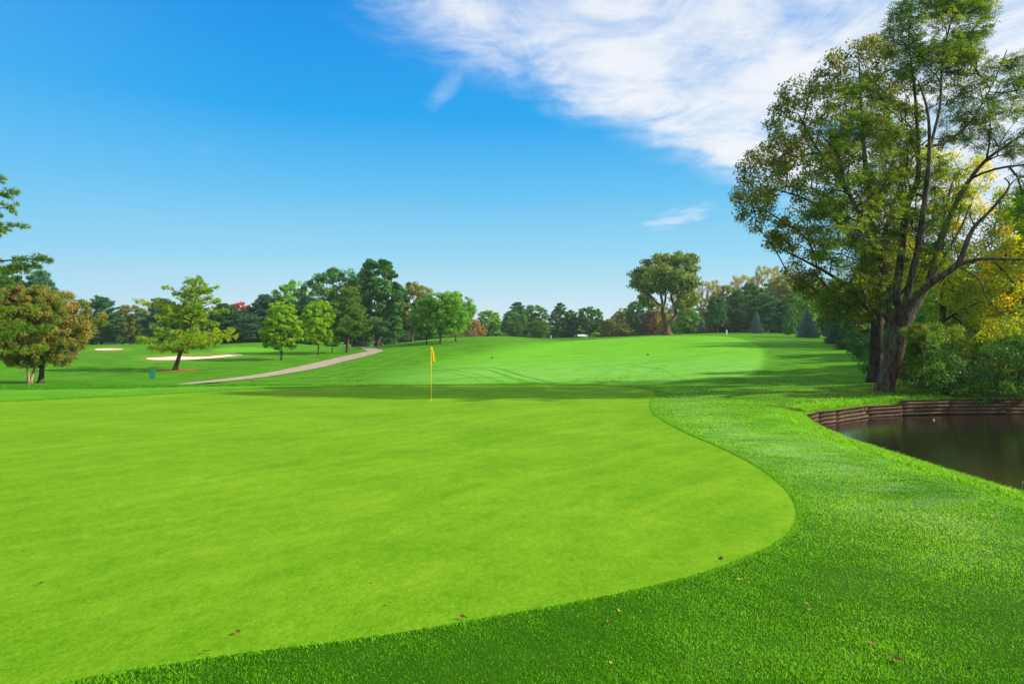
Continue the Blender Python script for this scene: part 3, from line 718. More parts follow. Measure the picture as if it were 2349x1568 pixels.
def hero(name, label, cat, limbs, d, crowns, leaf, bark, seed, base_px, limb_from=1, rtip=0.01, alpha=0.3, step=0.45, wob=0.10, fl=0.5, bare=None, branch_bark=None, from_frac=0.0, fill=1.0):
    """limbs: list of lists of (px, py, depth offset, radius in metres); crowns: list of dicts"""
    rng = np.random.default_rng(seed); bx, by = base_px; g = ground_px(bx, by, dmin=d - 6, dmax=d + 6) if False else np.array([(bx - CX) / F * d, d])
    loc = np.array([g[0], g[1], h(g[0], g[1])]); o = empty(name, loc); tag(o, label, cat)
    RP, RR = [], []
    for i, lb in enumerate(limbs):
        pts = np.array([P3(a, b, d + c) for a, b, c, r in lb]); rad = np.array([r for *_, r in lb])
        n = 6; sp = spline(np.column_stack([pts, rad]), n); pts, rad = sp[:, :3], sp[:, 3]
        if i == 0:
            pts[0, 2] = loc[2] - 0.2; dz = pts[:, 2] - loc[2]; rad = rad * (1 + fl * np.exp(-np.clip(dz, 0, None) / 0.35))
        a = Acc(); V, q, caps = tube(pts, rad, 16 if i == 0 else 10, 0.09 if i == 0 else 0.05, rng); a.add(V, q, *caps)
        a.build('trunk' if i == 0 else 'limb', bark, o, smooth=True, loc=loc)
        if i > 0 or len(limbs) == 1:
            p2, r2 = densify(pts, rad, step * 0.7); k = int(len(p2) * (from_frac if i > 0 else 0.35)); RP.append(p2[k:]); RR.append(r2[k:])
    wood, lf = Acc(), Acc(); Cs = []
    for c in crowns:
        C, R = poly_puffs(rng, c['poly'], d + c.get('dd', 0), c['n'], c['pr'], c['thick']); Cs.append(C)
        if c.get('kind') == 'compound':
            V, f, v = compound(rng, C, R, c['per'], **c.get('kw', {}))
        else:
            V, f, v = puff_leaves(rng, C, R, c['per'], c.get('leaf', 0.1), c.get('squash', 0.75), outward=0.3, shell=0.15, droop=c.get('droop', 0.3), aspect=c.get('aspect', 0.5))
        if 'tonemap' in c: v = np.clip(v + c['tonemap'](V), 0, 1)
        lf.add(V, f, v=v)
    C = np.concatenate(Cs)
    P, Q, r0, r1 = grow(np.concatenate(RP), np.concatenate(RR), C, rng, alpha=alpha, step=step, rtip=rtip, wob=wob)
    V, q = frusta(P, Q, r0, r1, 5); wood.add(V, q)
    # fine twigs inside every clump
    nt = 5; idx = np.repeat(np.arange(len(C)), nt); e = C[idx] + rand_dirs(rng, len(idx)) * np.array([1, 1, .7]) * 0.45
    V, q = frusta(C[idx], e, np.full(len(idx), rtip * 0.8), np.full(len(idx), rtip * 0.3), 3); wood.add(V, q)
    for br in (bare or []):
        pts = np.array([P3(a, b, d + c) for a, b, c, r in br]); sp = spline(np.column_stack([pts, [r for *_, r in br]]), 6)
        V, q, caps = tube(sp[:, :3], sp[:, 3], 6); wood.add(V, q)
    wood.build('branches', branch_bark or bark, o, loc=loc); lf.build('crown', L[leaf], o, loc=loc)
    return o

# locust beside the pond -------------------------------------------------
LOC_TR = [(2027, 900, 0, .34), (2035, 866, 0, .35), (2046, 825, 0, .37), (2055, 785, 0, .39), (2063, 752, 0, .34)]
LOC_LIMBS = [LOC_TR,
 [(2050, 775, 0, .20), (2044, 735, -.1, .17), (2038, 669, -.4, .15), (2022, 600, -.8, .13), (1998, 552, -1.2, .11), (1972, 492, -1.6, .09), (1945, 439, -2.0, .07), (1923, 358, -2.3, .05), (1885, 312, -2.6, .03)],
 [(2058, 765, .1, .22), (2057, 669, .3, .18), (2066, 590, .5, .165), (2077, 486, .8, .14), (2104, 413, 1.0, .11), (2106, 347, 1.2, .085), (2099, 219, 1.4, .055), (2086, 110, 1.6, .035), (2084, 20, 1.8, .02)],
 [(2066, 760, 0, .20), (2076, 709, -.3, .16), (2089, 643, -.6, .14), (2106, 567, -.9, .13), (2125, 431, -1.3, .10), (2132, 340, -1.5, .075), (2128, 256, -1.8, .05), (2106, 185, -2.0, .03)],
 [(2131, 350, -1.5, .06), (2146, 290, -1.3, .055), (2157, 238, -1.2, .05), (2163, 128, -1.0, .04), (2183, 37, -.8, .03), (2186, -60, -.6, .018)],
 [(2068, 768, .2, .20), (2095, 715, .5, .16), (2128, 650, 1.0, .14), (2161, 535, 1.5, .12), (2187, 478, 1.8, .11), (2214, 428, 2.0, .10), (2255, 374, 2.3, .08), (2304, 336, 2.6, .065), (2349, 308, 2.8, .05), (2430, 262, 3.0, .03)],
 [(2125, 335, -1.4, .05), (2150, 332, -1.2, .055), (2183, 318, -1.0, .05), (2227, 278, -.7, .04), (2275, 197, -.4, .03), (2310, 115, -.2, .018)],
 [(2262, 370, 2.3, .05), (2269, 330, 2.2, .045), (2271, 278, 2.1, .035), (2262, 210, 2.0, .02)],
 [(2070, 755, -.1, .18), (2095, 689, -.8, .14), (2145, 643, -1.5, .13), (2196, 606, -2.0, .12), (2220, 551, -2.3, .09), (2237, 518, -2.4, .075), (2279, 475, -2.6, .055), (2315, 428, -2.8, .04), (2304, 408, -2.8, .02)],
 [(2196, 608, -2.0, .085), (2222, 600, -2.3, .075), (2255, 593, -2.6, .06), (2310, 594, -2.9, .05), (2360, 597, -3.2, .04), (2430, 604, -3.5, .025)],
 [(2050, 765, .1, .12), (2038, 738, .3, .09), (2022, 720, .5, .075), (1982, 717, .8, .06), (1950, 716, 1.0, .05), (1934, 713, 1.1, .035)],
 [(2100, 700, 1.0, .10), (2130, 655, 1.6, .08), (2165, 590, 2.2, .07), (2205, 520, 2.6, .05), (2225, 470, 2.9, .03)]]
LOC_BARE = [
 [(2080, 745, -1.0, .05), (2128, 788, -1.8, .045), (2160, 808, -2.2, .035), (2194, 831, -2.6, .03), (2225, 860, -2.9, .02), (2243, 870, -3.0, .015), (2279, 868, -3.2, .008)],
 [(2110, 775, -1.6, .03), (2116, 804, -2.2, .022), (2122, 831, -2.5, .018), (2110, 856, -2.6, .016), (2100, 884, -2.7, .012), (2085, 901, -2.7, .006)],
 [(2200, 612, -2.1, .035), (2245, 640, -2.4, .03), (2263, 680, -2.6, .026), (2290, 712, -2.8, .02), (2330, 735, -3.0, .014), (2370, 760, -3.2, .008)],
 [(2194, 831, -2.6, .02), (2225, 815, -2.8, .016), (2262, 830, -3.0, .013), (2275, 860, -3.1, .009), (2278, 890, -3.2, .005)],
 [(2237, 520, -2.4, .03), (2225, 490, -2.5, .022), (2232, 455, -2.6, .015), (2250, 425, -2.7, .008)]]
hero('locust_tree', 'tall many-stemmed leaning tree with feathery leaves by the pond wall, nearest tree to the green', 'tree', LOC_LIMBS, 30.0, [
   dict(poly=[(1850, 300), (1900, 200), (1990, 160), (2100, 240), (2110, 400), (2080, 560), (2060, 700), (1990, 690), (1900, 650), (1840, 560), (1830, 420)], n=290, pr=.42, thick=3.2, per=19, kind='compound', dd=-1.0),
   dict(poly=[(2020, 60), (2040, -10), (2120, -60), (2300, -70), (2292, 20), (2260, 120), (2230, 180), (2120, 220), (2050, 200), (2030, 120)], n=240, pr=.42, thick=2.6, per=17, kind='compound', kw=dict(droop=.35)),
   dict(poly=[(2120, 200), (2230, 130), (2300, 120), (2349, 110), (2460, 150), (2480, 420), (2420, 560), (2340, 500), (2290, 350), (2150, 340)], n=270, pr=.42, thick=3.0, per=17, kind='compound', dd=.5),
   dict(poly=[(2070, 330), (2160, 330), (2230, 430), (2190, 600), (2100, 700), (2080, 600)], n=80, pr=.42, thick=2.5, per=18, kind='compound'),
   dict(poly=[(2062, 760), (2080, 735), (2130, 740), (2150, 800), (2120, 850), (2075, 850), (2090, 800)], n=46, pr=.28, thick=.9, per=18, kind='compound', dd=-1.4),
   dict(poly=[(1860, 690), (1900, 640), (2010, 640), (2040, 700), (2000, 740), (1900, 730)], n=46, pr=.42, thick=2, per=20, kind='compound'),
 ], 'locust', B_GREY, 11, (2026, 897), fl=.22, bare=LOC_BARE, rtip=.0085, wob=.08)

# dark maple directly behind it -------------------------------------------
MAP = [[(2008, 872, 0, .34), (2010, 800, 0, .29), (2012, 720, 0, .26), (2010, 640, 0, .23), (2008, 574, 0, .20), (1996, 470, 0, .15), (1985, 380, 0, .11), (1975, 250, 0, .06), (1970, 130, 0, .03)],
  [(2010, 740, 0, .13), (1975, 690, -1, .10), (1920, 640, -2, .08), (1850, 600, -2.5, .05), (1790, 570, -3, .03)],
  [(2010, 640, 0, .13), (1960, 560, 1, .10), (1890, 480, 1.5, .07), (1800, 440, 2, .05), (1730, 430, 2, .025)],
  [(2008, 560, 0, .12), (1950, 450, -1, .09), (1880, 350, -2, .06), (1830, 260, -2, .03)],
  [(2008, 600, 0, .12), (2040, 500, 1.5, .09), (2070, 400, 2.0, .06), (2090, 300, 2.5, .03)],
  [(2011, 760, 0, .10), (2050, 700, 2, .08), (2090, 640, 3, .05)]]
hero('maple_tree', 'big dark olive maple with a rounded crown standing right behind the leaning feathery tree', 'tree', MAP, 34.0, [
   dict(poly=[(2000, 72), (2060, 95), (2110, 160), (2130, 300), (2110, 450), (2090, 620), (2060, 700), (1990, 720), (1900, 690), (1850, 690), (1795, 650), (1800, 600), (1745, 575), (1750, 535), (1692, 528), (1672, 450), (1690, 350), (1740, 312), (1752, 262), (1785, 205), (1815, 150), (1845, 165), (1862, 125), (1900, 95), (1960, 85)], n=560, pr=.5, thick=4.2, per=70, leaf=.15, droop=.5),
   dict(poly=[(1672, 440), (1690, 350), (1760, 320), (1830, 380), (1830, 520), (1800, 610), (1740, 570), (1690, 528)], n=34, pr=.55, thick=2.5, per=100, leaf=.13, droop=.5),
   dict(poly=[(1790, 600), (1850, 600), (1960, 640), (1990, 790), (1930, 760), (1880, 740), (1850, 690), (1795, 660)], n=46, pr=.45, thick=2.2, per=90, leaf=.13, droop=.6),
 ], 'backmaple', B_DARK, 12, (2008, 872), rtip=.010)

# yellow trees behind the pond -------------------------------------------
YT = [[(2150, 880, 0, .2), (2158, 780, 0, .17), (2163, 700, 0, .15), (2160, 600, 0, .12), (2165, 500, 0, .08), (2190, 400, 0, .04)],
  [(2162, 700, 0, .09), (2210, 620, 1, .07), (2270, 560, 1.5, .05), (2320, 520, 2, .03)],
  [(2161, 640, 0, .08), (2120, 560, 1, .06), (2100, 470, 1.2, .03)], [(2158, 740, 0, .08), (2230, 700, -1, .06), (2300, 690, -1.5, .04), (2380, 700, -2, .02)]]
hero('yellow_tree', 'tree with yellow-green backlit leaves behind the forked trunk of the feathery tree', 'tree', YT, 38.0, [
   dict(poly=[(2075, 380), (2120, 320), (2200, 300), (2250, 330), (2300, 400), (2332, 470), (2300, 560), (2340, 640), (2345, 780), (2260, 850), (2120, 830), (2070, 700), (2060, 520)], n=240, pr=.62, thick=3.0, per=105, leaf=.15, droop=.5)],
   'yellow', B_DARK, 13, (2150, 880), rtip=.010)
YT2 = [[(2380, 880, 0, .2), (2376, 760, 0, .17), (2370, 640, 0, .12), (2375, 540, 0, .06)], [(2372, 700, 0, .08), (2320, 640, -1, .06), (2280, 600, -1, .03)], [(2372, 680, 0, .08), (2430, 600, 1, .06), (2470, 560, 1, .03)]]
hero('yellow_tree', 'brightest golden yellow tree at the right edge above the pond shrubs', 'tree', YT2, 36.0, [
   dict(poly=[(2240, 600), (2280, 530), (2349, 490), (2450, 480), (2540, 560), (2560, 760), (2450, 860), (2300, 850), (2225, 740)], n=230, pr=.6, thick=3.4, per=105, leaf=.16, droop=.5, tonemap=lambda V: 0.14)],
   'yellow', B_DARK, 14, (2380, 880), rtip=.010)

# understorey over the wall ------------------------------------------------
def big_shrub(label, d, poly, n, seed, leaf='shrub', per=120, size=.11, px=None, thick=1.6, pr=.42, tone=0.0):
    poly_a = np.array(poly, float); bx = px or poly_a[:, 0].mean(); by = 905
    lb = [[(bx, by, 0, .05), (bx + 3, by - 25, 0, .045), (bx - 4, by - 60, 0, .03)], [(bx, by - 10, 0, .04), (bx - 30, by - 60, -.4, .025)], [(bx, by - 10, 0, .04), (bx + 30, by - 60, .4, .025)]]
    return hero('shrub', label, 'shrub', lb, d, [dict(poly=poly, n=n, pr=pr, thick=thick, per=per, leaf=size, droop=.7, aspect=.42, tonemap=lambda V: tone)], leaf, B_BROWN, seed, (bx, by), rtip=.007)
big_shrub('dark green glossy shrub hanging over the timber wall just right of the leaning trunk', 28.9, [(2100, 905), (2078, 850), (2090, 790), (2140, 770), (2195, 800), (2238, 865), (2232, 918), (2190, 936), (2140, 922)], 95, 21)
big_shrub('dark drooping shrub hanging over the wall at the right edge of the pond', 28.6, [(2205, 905), (2225, 860), (2245, 800), (2320, 760), (2420, 770), (2470, 860), (2440, 935), (2349, 930), (2290, 925), (2240, 935)], 120, 22)
big_shrub('mid green leafy shrub behind the bare drooping branches over the pond', 31.5, [(2060, 880), (2062, 790), (2120, 730), (2200, 740), (2250, 800), (2240, 880), (2150, 900)], 100, 23, leaf='locust')
big_shrub('olive and gold shrub low under the brightest yellow tree', 31.0, [(2230, 850), (2240, 760), (2300, 700), (2400, 690), (2480, 760), (2480, 880), (2300, 890)], 110, 24, leaf='yellow', tone=-.1)
big_shrub('dark shrub in the shade behind the second trunk', 36.0, [(1960, 850), (1975, 780), (2040, 740), (2110, 760), (2120, 860), (2060, 880)], 50, 25, leaf='deep')

# great spreading tree on the crest of the fairway --------------------------
q5 = lambda X, Y: (1376.4 + X * .256, 544.8 + Y * .256)
def l5(lst): return [(*q5(a, b), c, r) for a, b, c, r in lst]
SYC = [l5([(602, 868, 0, .85), (600, 830, 0, .72), (598, 795, 0, .72), (600, 765, 0, .76)]),
  l5([(592, 775, 0, .62), (572, 720, 0, .48), (560, 660, -1, .40), (562, 600, -2, .34), (540, 500, -2, .24), (500, 400, -3, .15), (450, 300, -3, .08)]),
  l5([(612, 778, 0, .60), (650, 740, 0, .48), (678, 690, 1, .38), (668, 620, 2, .32), (640, 540, 2, .25), (645, 480, 3, .2), (690, 380, 3, .13), (740, 250, 3, .07)]),
  l5([(560, 640, -1, .28), (585, 560, 0, .24), (590, 430, 1, .18), (600, 300, 1, .1), (590, 200, 1, .06)]),
  l5([(668, 620, 2, .24), (700, 540, 0, .2), (760, 440, -2, .14), (820, 330, -3, .07)]),
  l5([(560, 620, -2, .16), (500, 570, -4, .12), (460, 580, -5, .1), (420, 520, -5, .08), (330, 440, -5, .05)])]
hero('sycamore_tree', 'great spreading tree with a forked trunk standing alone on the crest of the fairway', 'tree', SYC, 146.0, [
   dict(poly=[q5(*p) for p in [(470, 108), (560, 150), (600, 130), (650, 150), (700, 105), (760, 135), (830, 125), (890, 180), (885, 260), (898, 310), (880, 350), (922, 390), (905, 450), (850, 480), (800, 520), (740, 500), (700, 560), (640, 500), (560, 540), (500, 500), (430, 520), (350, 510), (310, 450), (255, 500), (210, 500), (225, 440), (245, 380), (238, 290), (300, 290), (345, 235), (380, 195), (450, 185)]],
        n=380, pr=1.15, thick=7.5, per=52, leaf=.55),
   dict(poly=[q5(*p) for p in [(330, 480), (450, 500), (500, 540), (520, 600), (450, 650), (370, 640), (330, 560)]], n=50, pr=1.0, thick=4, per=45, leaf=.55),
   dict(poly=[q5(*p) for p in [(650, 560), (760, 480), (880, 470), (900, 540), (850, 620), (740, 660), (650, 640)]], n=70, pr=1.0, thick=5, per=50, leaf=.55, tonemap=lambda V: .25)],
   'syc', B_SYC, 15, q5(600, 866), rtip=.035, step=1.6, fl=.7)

# ---------------------------------------------------------------- prototypes for the other trees
PR = {}
PR['round'] = Proto(broadleaf_parts(1, 260, 36000, 1.6, 3.8, 'round', leaf=.2, pr=.13, inner=.35), 'broadleaf_tree', 7.6)
PR['round2'] = Proto(broadleaf_parts(2, 240, 36000, 1.3, 4.0, 'spread', leaf=.2, pr=.14, inner=.35), 'broadleaf_tree', 8.0)
PR['oval'] = Proto(broadleaf_parts(3, 340, 52000, .6, 3.0, 'egg', leaf=.18, pr=.14, inner=.35), 'broadleaf_tree', 6.0)
PR['oak'] = Proto(broadleaf_parts(4, 460, 76000, .95, 2.9, 'egg', leaf=.165, pr=.125, trunk_r=.26, inner=.35), 'oak_tree', 5.8)
PR['airy'] = Proto(broadleaf_parts(5, 240, 17000, 1.6, 4.2, 'spread', leaf=.18, pr=.12, inner=.3), 'broadleaf_tree', 8.4)
PR['cone'] = Proto(broadleaf_parts(6, 330, 46000, 1.55, 3.3, 'egg', leaf=.19, pr=.125, trunk_r=.14, squash=.8, inner=.4), 'maple_tree', 6.6)
PR['cone2'] = Proto(broadleaf_parts(16, 300, 44000, 1.6, 3.3, 'egg', leaf=.19, pr=.13, trunk_r=.14, squash=.8, inner=.4), 'maple_tree', 6.6)
PR['bush'] = Proto(broadleaf_parts(7, 280, 36000, 0.0, 4.6, 'bush', leaf=.22, pr=.13, inner=.35), 'shrub', 9.2)
PR['spread'] = Proto(broadleaf_parts(8, 380, 56000, 1.5, 4.6, 'egg', leaf=.19, pr=.115, trunk_r=.16, inner=.35), 'small_oak_tree', 9.2)
PR['spread2'] = Proto(broadleaf_parts(18, 320, 46000, 1.5, 4.4, 'round', leaf=.19, pr=.12, trunk_r=.14, inner=.35), 'small_oak_tree', 8.8)
PR['pine'] = Proto(conifer_parts(31, nb=7, width=6.4, z0=.6, whorl=.42, tuft=.36, tw=.07, dens=1.5), 'pine_tree', 6.4)
PR['pine2'] = Proto(conifer_parts(32, nb=6, width=7.2, z0=.7, whorl=.5, tuft=.38, tw=.075, dens=1.4, irregular=.35, gap=.06), 'pine_tree', 7.2)
PR['spruce'] = Proto(conifer_parts(33, nb=9, width=7.0, z0=.15, whorl=.38, shape='spruce', tuft=.26, tw=.07, dens=1.0, irregular=.10, up=.0), 'spruce_tree', 7.0)

TREES = [  # proto, px, depth, top row, width, leaf, label
 ('oval', 12, 88, 615, 120, 'deep', 'tall dark green tree behind the russet trees at the left edge'),
 ('pine', 88, 84, 624, 120, 'pineblue', 'dark blue-green pine rising behind the right side of the russet trees'),
 ('round', 172, 150, 724, 44, 'brown', 'small russet tree peeping out between the russet pair and the dark pine', ),
 ('pine2', 232, 150, 681, 122, 'pine', 'broad dark green pine with a flat top standing behind the small far bunker'),
 ('round2', 300, 165, 700, 78, 'olive', 'dull olive tree right of the flat-topped dark pine'),
 ('airy', 345, 172, 706, 60, 'tan', 'sparse tan tree behind the blue-green pine'),
 ('pine', 376, 150, 686, 116, 'pineblue', 'blue-green pine directly left of the leaning yellow-green pine'),
 ('pine2', 455, 150, 700, 80, 'pineblue', 'dark pine hidden behind the leaning yellow-green pine'),
 ('pine', 516, 142, 698, 110, 'pine', 'dark green pine between the leaning pine and the orange tree'),
 ('round', 553, 155, 694, 58, 'orange', 'bright orange tree glowing among the dark pines'),
 ('pine', 612, 148, 678, 112, 'pineblue', 'blue-green pine directly right of the orange tree'),
 ('pine2', 575, 138, 722, 80, 'pineblue', 'low dark pine in front of the orange tree'),
 ('round2', 668, 158, 645, 88, 'mid', 'tall rounded green tree rising above the first bright maple'),
 ('pine', 698, 146, 692, 76, 'pineblue', 'dark conifer squeezed between the two bright maples'),
 ('cone', 645, 83, 694, 104, 'maple', 'bright lime green maple standing alone, the left one of the two bright maples'),
 ('cone2', 731, 95, 691, 78, 'maple', 'bright lime green maple, right one of the two bright maples'),
 ('cone', 762, 98, 728, 44, 'maple', 'small green tree half hidden behind the right bright maple'),
 ('round2', 768, 150, 618, 150, 'deep', 'dark tall tree left of the tallest oak'),
 ('oak', 866, 140, 598, 134, 'deep', 'tallest dark oak with a twin-pointed top beside the bend of the path'),
 ('oval', 812, 146, 640, 80, 'oak', 'dark oak behind the dark two-needled pine beside the path'),
 ('round', 945, 150, 649, 108, 'olive', 'olive brown oak directly right of the tallest oak'),
 ('round2', 905, 158, 690, 70, 'oak', 'dark tree in the gap right of the tallest oak trunk'),
 ('spread2', 978, 112, 690, 82, 'mid', 'small green oak, leftmost of the three oaks on the slope'),
 ('spread', 1010, 110, 671, 126, 'mid', 'widest of the three green oaks on the slope behind the flag'),
 ('spread2', 1046, 117, 670, 92, 'mid', 'rightmost of the three oaks on the slope, with a thin pale trunk'),
 ('bush', 1090, 185, 733, 50, 'tan', 'rounded tan brown tree right of the three oaks'),
 ('round', 1122, 205, 712, 62, 'mid', 'round green tree with yellowish top right of the tan tree'),
 ('oval', 1188, 215, 694, 60, 'oak', 'tall green tree at the left of the far tree group beyond the fairway mound'),
 ('round', 1180, 200, 716, 62, 'oak', 'round green tree in front of the tall green tree beyond the mound'),
 ('round2', 1226, 222, 700, 66, 'oak', 'far rounded tree just right of the tall green tree beyond the mound'),
 ('pine2', 1183, 180, 738, 52, 'pinemid', 'low bushy green pine, left one of two behind the fairway mound'),
 ('pine2', 1234, 186, 736, 66, 'pinemid', 'low bushy green pine, right one of two behind the fairway mound'),
 ('oval', 1285, 215, 696, 48, 'deep', 'dark pointed tree above the left white marker post'),
 ('oval', 1310, 218, 712, 40, 'deep', 'slender dark tree directly right of the dark pointed tree'),
 ('round', 1353, 216, 704, 64, 'deep', 'round dome-shaped dark tree above the small white shed'),
 ('round2', 1326, 235, 716, 40, 'olive', 'olive tree between the slender dark tree and the dome-shaped tree'),
 ('bush', 1398, 205, 732, 56, 'olive', 'low olive gold tree right of the dome-shaped tree'),
 ('round2', 1437, 212, 707, 56, 'olive', 'olive tree left of the great spreading tree'),
 ('round', 1458, 200, 692, 54, 'deep', 'dark green tree under the left side of the spreading tree crown'),
 ('bush', 1425, 190, 742, 60, 'olive', 'low olive thicket tree left of the dark red tree'),
 ('bush', 1490, 182, 713, 50, 'red', 'dark red rounded tree left of the forked trunk'),
 ('round2', 1512, 200, 700, 60, 'gold', 'golden tree just behind the forked trunk'),
 ('bush', 1575, 168, 706, 76, 'mid', 'rounded green tree directly right of the forked trunk'),
 ('airy', 1560, 190, 664, 64, 'gold', 'pale yellow tree behind the right half of the spreading tree'),
 ('spruce', 1610, 160, 733, 24, 'spruce', 'smallest blue spruce, right of the forked trunk'),
 ('airy', 1628, 188, 644, 62, 'gold', 'sparse golden tree right of the great spreading tree'),
 ('cone2', 1646, 154, 680, 50, 'deep', 'green cone-shaped tree with a visible stem left of the white marker post with black cap'),
 ('pine2', 1692, 168, 668, 80, 'pine', 'dark green pine behind the white marker post with black cap'),
 ('airy', 1702, 205, 632, 70, 'gold', 'pale golden tree above the dark pine'),
 ('airy', 1760, 195, 612, 90, 'gold', 'tallest golden tree in the line, left of the dark maple'),
 ('airy', 1815, 185, 622, 80, 'brown', 'brownish gold tree showing beside the dark maple crown'),
 ('pine', 1752, 160, 675, 80, 'pine', 'dark pine directly behind the middle blue spruce'),
 ('pine2', 1792, 150, 690, 70, 'pineblue', 'blue-green pine between the two large blue spruces'),
 ('spruce', 1735, 148, 716, 32, 'spruce', 'blue spruce, the middle-sized one of three on the right'),
 ('bush', 1812, 134, 708, 30, 'oak', 'brownish upright cedar left of the largest blue spruce'),
 ('spruce', 1852, 122, 711, 50, 'spruce', 'largest blue spruce at the right edge of the fairway'),
 ('pine', 1722, 175, 652, 90, 'pine', 'tall dark pine just left of and behind the middle blue spruce'),
 ('round2', 1668, 190, 655, 80, 'olive', 'olive tree rising behind the cone-shaped green tree'),
 ('round', 1790, 178, 636, 96, 'olive', 'olive green tree behind the blue-green pine between the spruces'),
 ('oval', 1868, 165, 636, 90, 'mid', 'tall mid green tree behind the largest blue spruce and its neighbour'),
 ('pine2', 1826, 162, 672, 90, 'pine', 'dark green pine just left of and behind the largest blue spruce'),
 ('pine', 1652, 172, 690, 70, 'pineblue', 'blue-green pine behind the cone-shaped green tree'),
 ('round', 1842, 150, 668, 70, 'mid', 'green tree behind the largest blue spruce'),
 ('pine', 1908, 112, 690, 56, 'pine', 'dark conifer right of the largest blue spruce'),
 ('spruce', 1918, 92, 706, 46, 'pineblue', 'blue-green conifer at the left end of the dark hedge row'),
 ('spruce', 1950, 74, 700, 64, 'pine', 'dark conifer in the hedge row in front of the pond trees'),
 ('bush', 1975, 62, 728, 66, 'deep', 'dark bush in the hedge row'),
 ('bush', 1990, 54, 742, 76, 'deep', 'dark bush next to the second trunk'),
 ('oval', 1975, 100, 655, 90, 'deep', 'tall dark tree behind the hedge row'),
 ('oval', 1920, 120, 655, 80, 'oak', 'tall green tree seen below the dark maple crown'),
 ('round', 2060, 80, 650, 160, 'oak', 'green tree filling the gap behind the two trunks'),
 ('round2', 2190, 62, 610, 230, 'mid', 'green tree deep behind the yellow-green tree'),
 ('round', 2330, 56, 580, 230, 'olive', 'olive tree deep behind the golden yellow tree'),
 ('bush', 2060, 46, 770, 110, 'deep', 'dark bush behind the leaning trunk'),
 ('bush', 2150, 44, 740, 150, 'deep', 'dark thicket bush behind the pond shrubs'),
 ('bush', 2270, 42, 740, 170, 'oak', 'dark thicket bush under the yellow trees'),
 ('bush', 2400, 40, 720, 180, 'deep', 'dark thicket bush at the right edge behind the pond'),
]
for r in TREES:
    kind, px, d, top, wd, leaf, lab = r
    pr = PR[kind]
    nm = {'bush': 'shrub'}.get(kind, None)
    if 'tree' in lab and kind == 'bush': nm = 'round_tree'
    if 'cedar' in lab: nm = 'cedar_tree'
    bk = {'spread': B_BROWN, 'cone': B_BROWN}.get(kind, B_BROWN)
    plant(pr, px, d, top, wd, leaf, lab, cat='shrub' if nm == 'shrub' else 'tree', name=nm, bark=bk)

# trees just outside the frame on the right (they throw the long shadows) and the far wood behind
OFF = [('round', 32, 38, 12, 'mid'), ('oval', 37, 45, 13, 'oak'), ('pine', 48, 84, 14, 'pine'), ('oval', 50, 92, 14, 'oak')]
for i, (k, x, y, hh, lf_) in enumerate(OFF):
    px = CX + x / y * F; z = h(x, y); top = CY - (z + hh - EYE) * F / y
    plant(PR[k], px, y, top, PR[k].w * hh / 10 * F / y, lf_, 'leafy tree of the wood right of the pond', group='trees of the wood beyond the pond')
rb = random.Random(77)
for i in range(96):
    px = -160 + 2700 * (i + rb.random()) / 96; d = rb.uniform(235, 300); top = rb.uniform(716, 748) + (12 if 1050 < px < 1420 else 0) - (22 if px > 1600 else 0)
    k = rb.choice(['round', 'round2', 'oval', 'pine', 'pine2']); lf_ = rb.choice(['deep', 'pineblue', 'pine']) if 'pine' in k else rb.choice(['deep', 'oak', 'olive', 'mid'])
    plant(PR[k], px, d, top, rb.uniform(80, 120), lf_, 'tree deep in the distant wood behind the golf course', group='trees of the distant wood', base=795)
for i in range(60):   # low growth at the foot of the wood
    px = -120 + 2100 * (i + rb.random()) / 60
    if 560 < px < 640: d = 150
    d = rb.uniform(160, 172) if px < 900 else (rb.uniform(190, 225) if px < 1560 else rb.uniform(172, 185))
    plant(PR['bush'], px, d, rb.uniform(752, 766) + (8 if 1000 < px < 1450 else 0), rb.uniform(40, 66), rb.choice(['deep', 'oak', 'olive', 'deep']), 'low dark shrub at the foot of the tree line', cat='shrub', group='shrubs at the foot of the tree line')

# russet pair at the left -----------------------------------------------------
def one_off(name, label, parts, px, d, top, scale_h, leaf, bark, wscale=1.0, rot=0.0, cat='tree'):
    x, y, z = at(px, d); hgt = EYE - (top - CY) / F * d - z; o = empty(name, (x, y, z), rot); tag(o, label, cat)
    for a, nm, mt in ((parts[0], 'trunk', bark), (parts[1], 'crown', L[leaf])):
        c = a.build(nm, mt, o); c.scale = (hgt / scale_h * wscale,) * 2 + (hgt / scale_h,)
    return o
one_off('small_tree', 'russet tree with three slender pale trunks at the left edge', broadleaf_parts(41, 360, 70000, 1.5, 4.4, 'spread', leaf=.16, pr=.11, trunk_r=.13, stems=3, fork=.35, inner=.3), 67, 44.5, 648, 10, 'brown', B_PALE, 0.95, 0.4)
one_off('small_tree', 'russet tree with one thick brown trunk beside the pale trunks', broadleaf_parts(42, 420, 80000, 1.3, 5.5, 'spread', leaf=.16, pr=.10, trunk_r=.28, fork=.3, inner=.3), 95, 46, 655, 10, 'brown', B_BROWN, 1.0, 1.2)
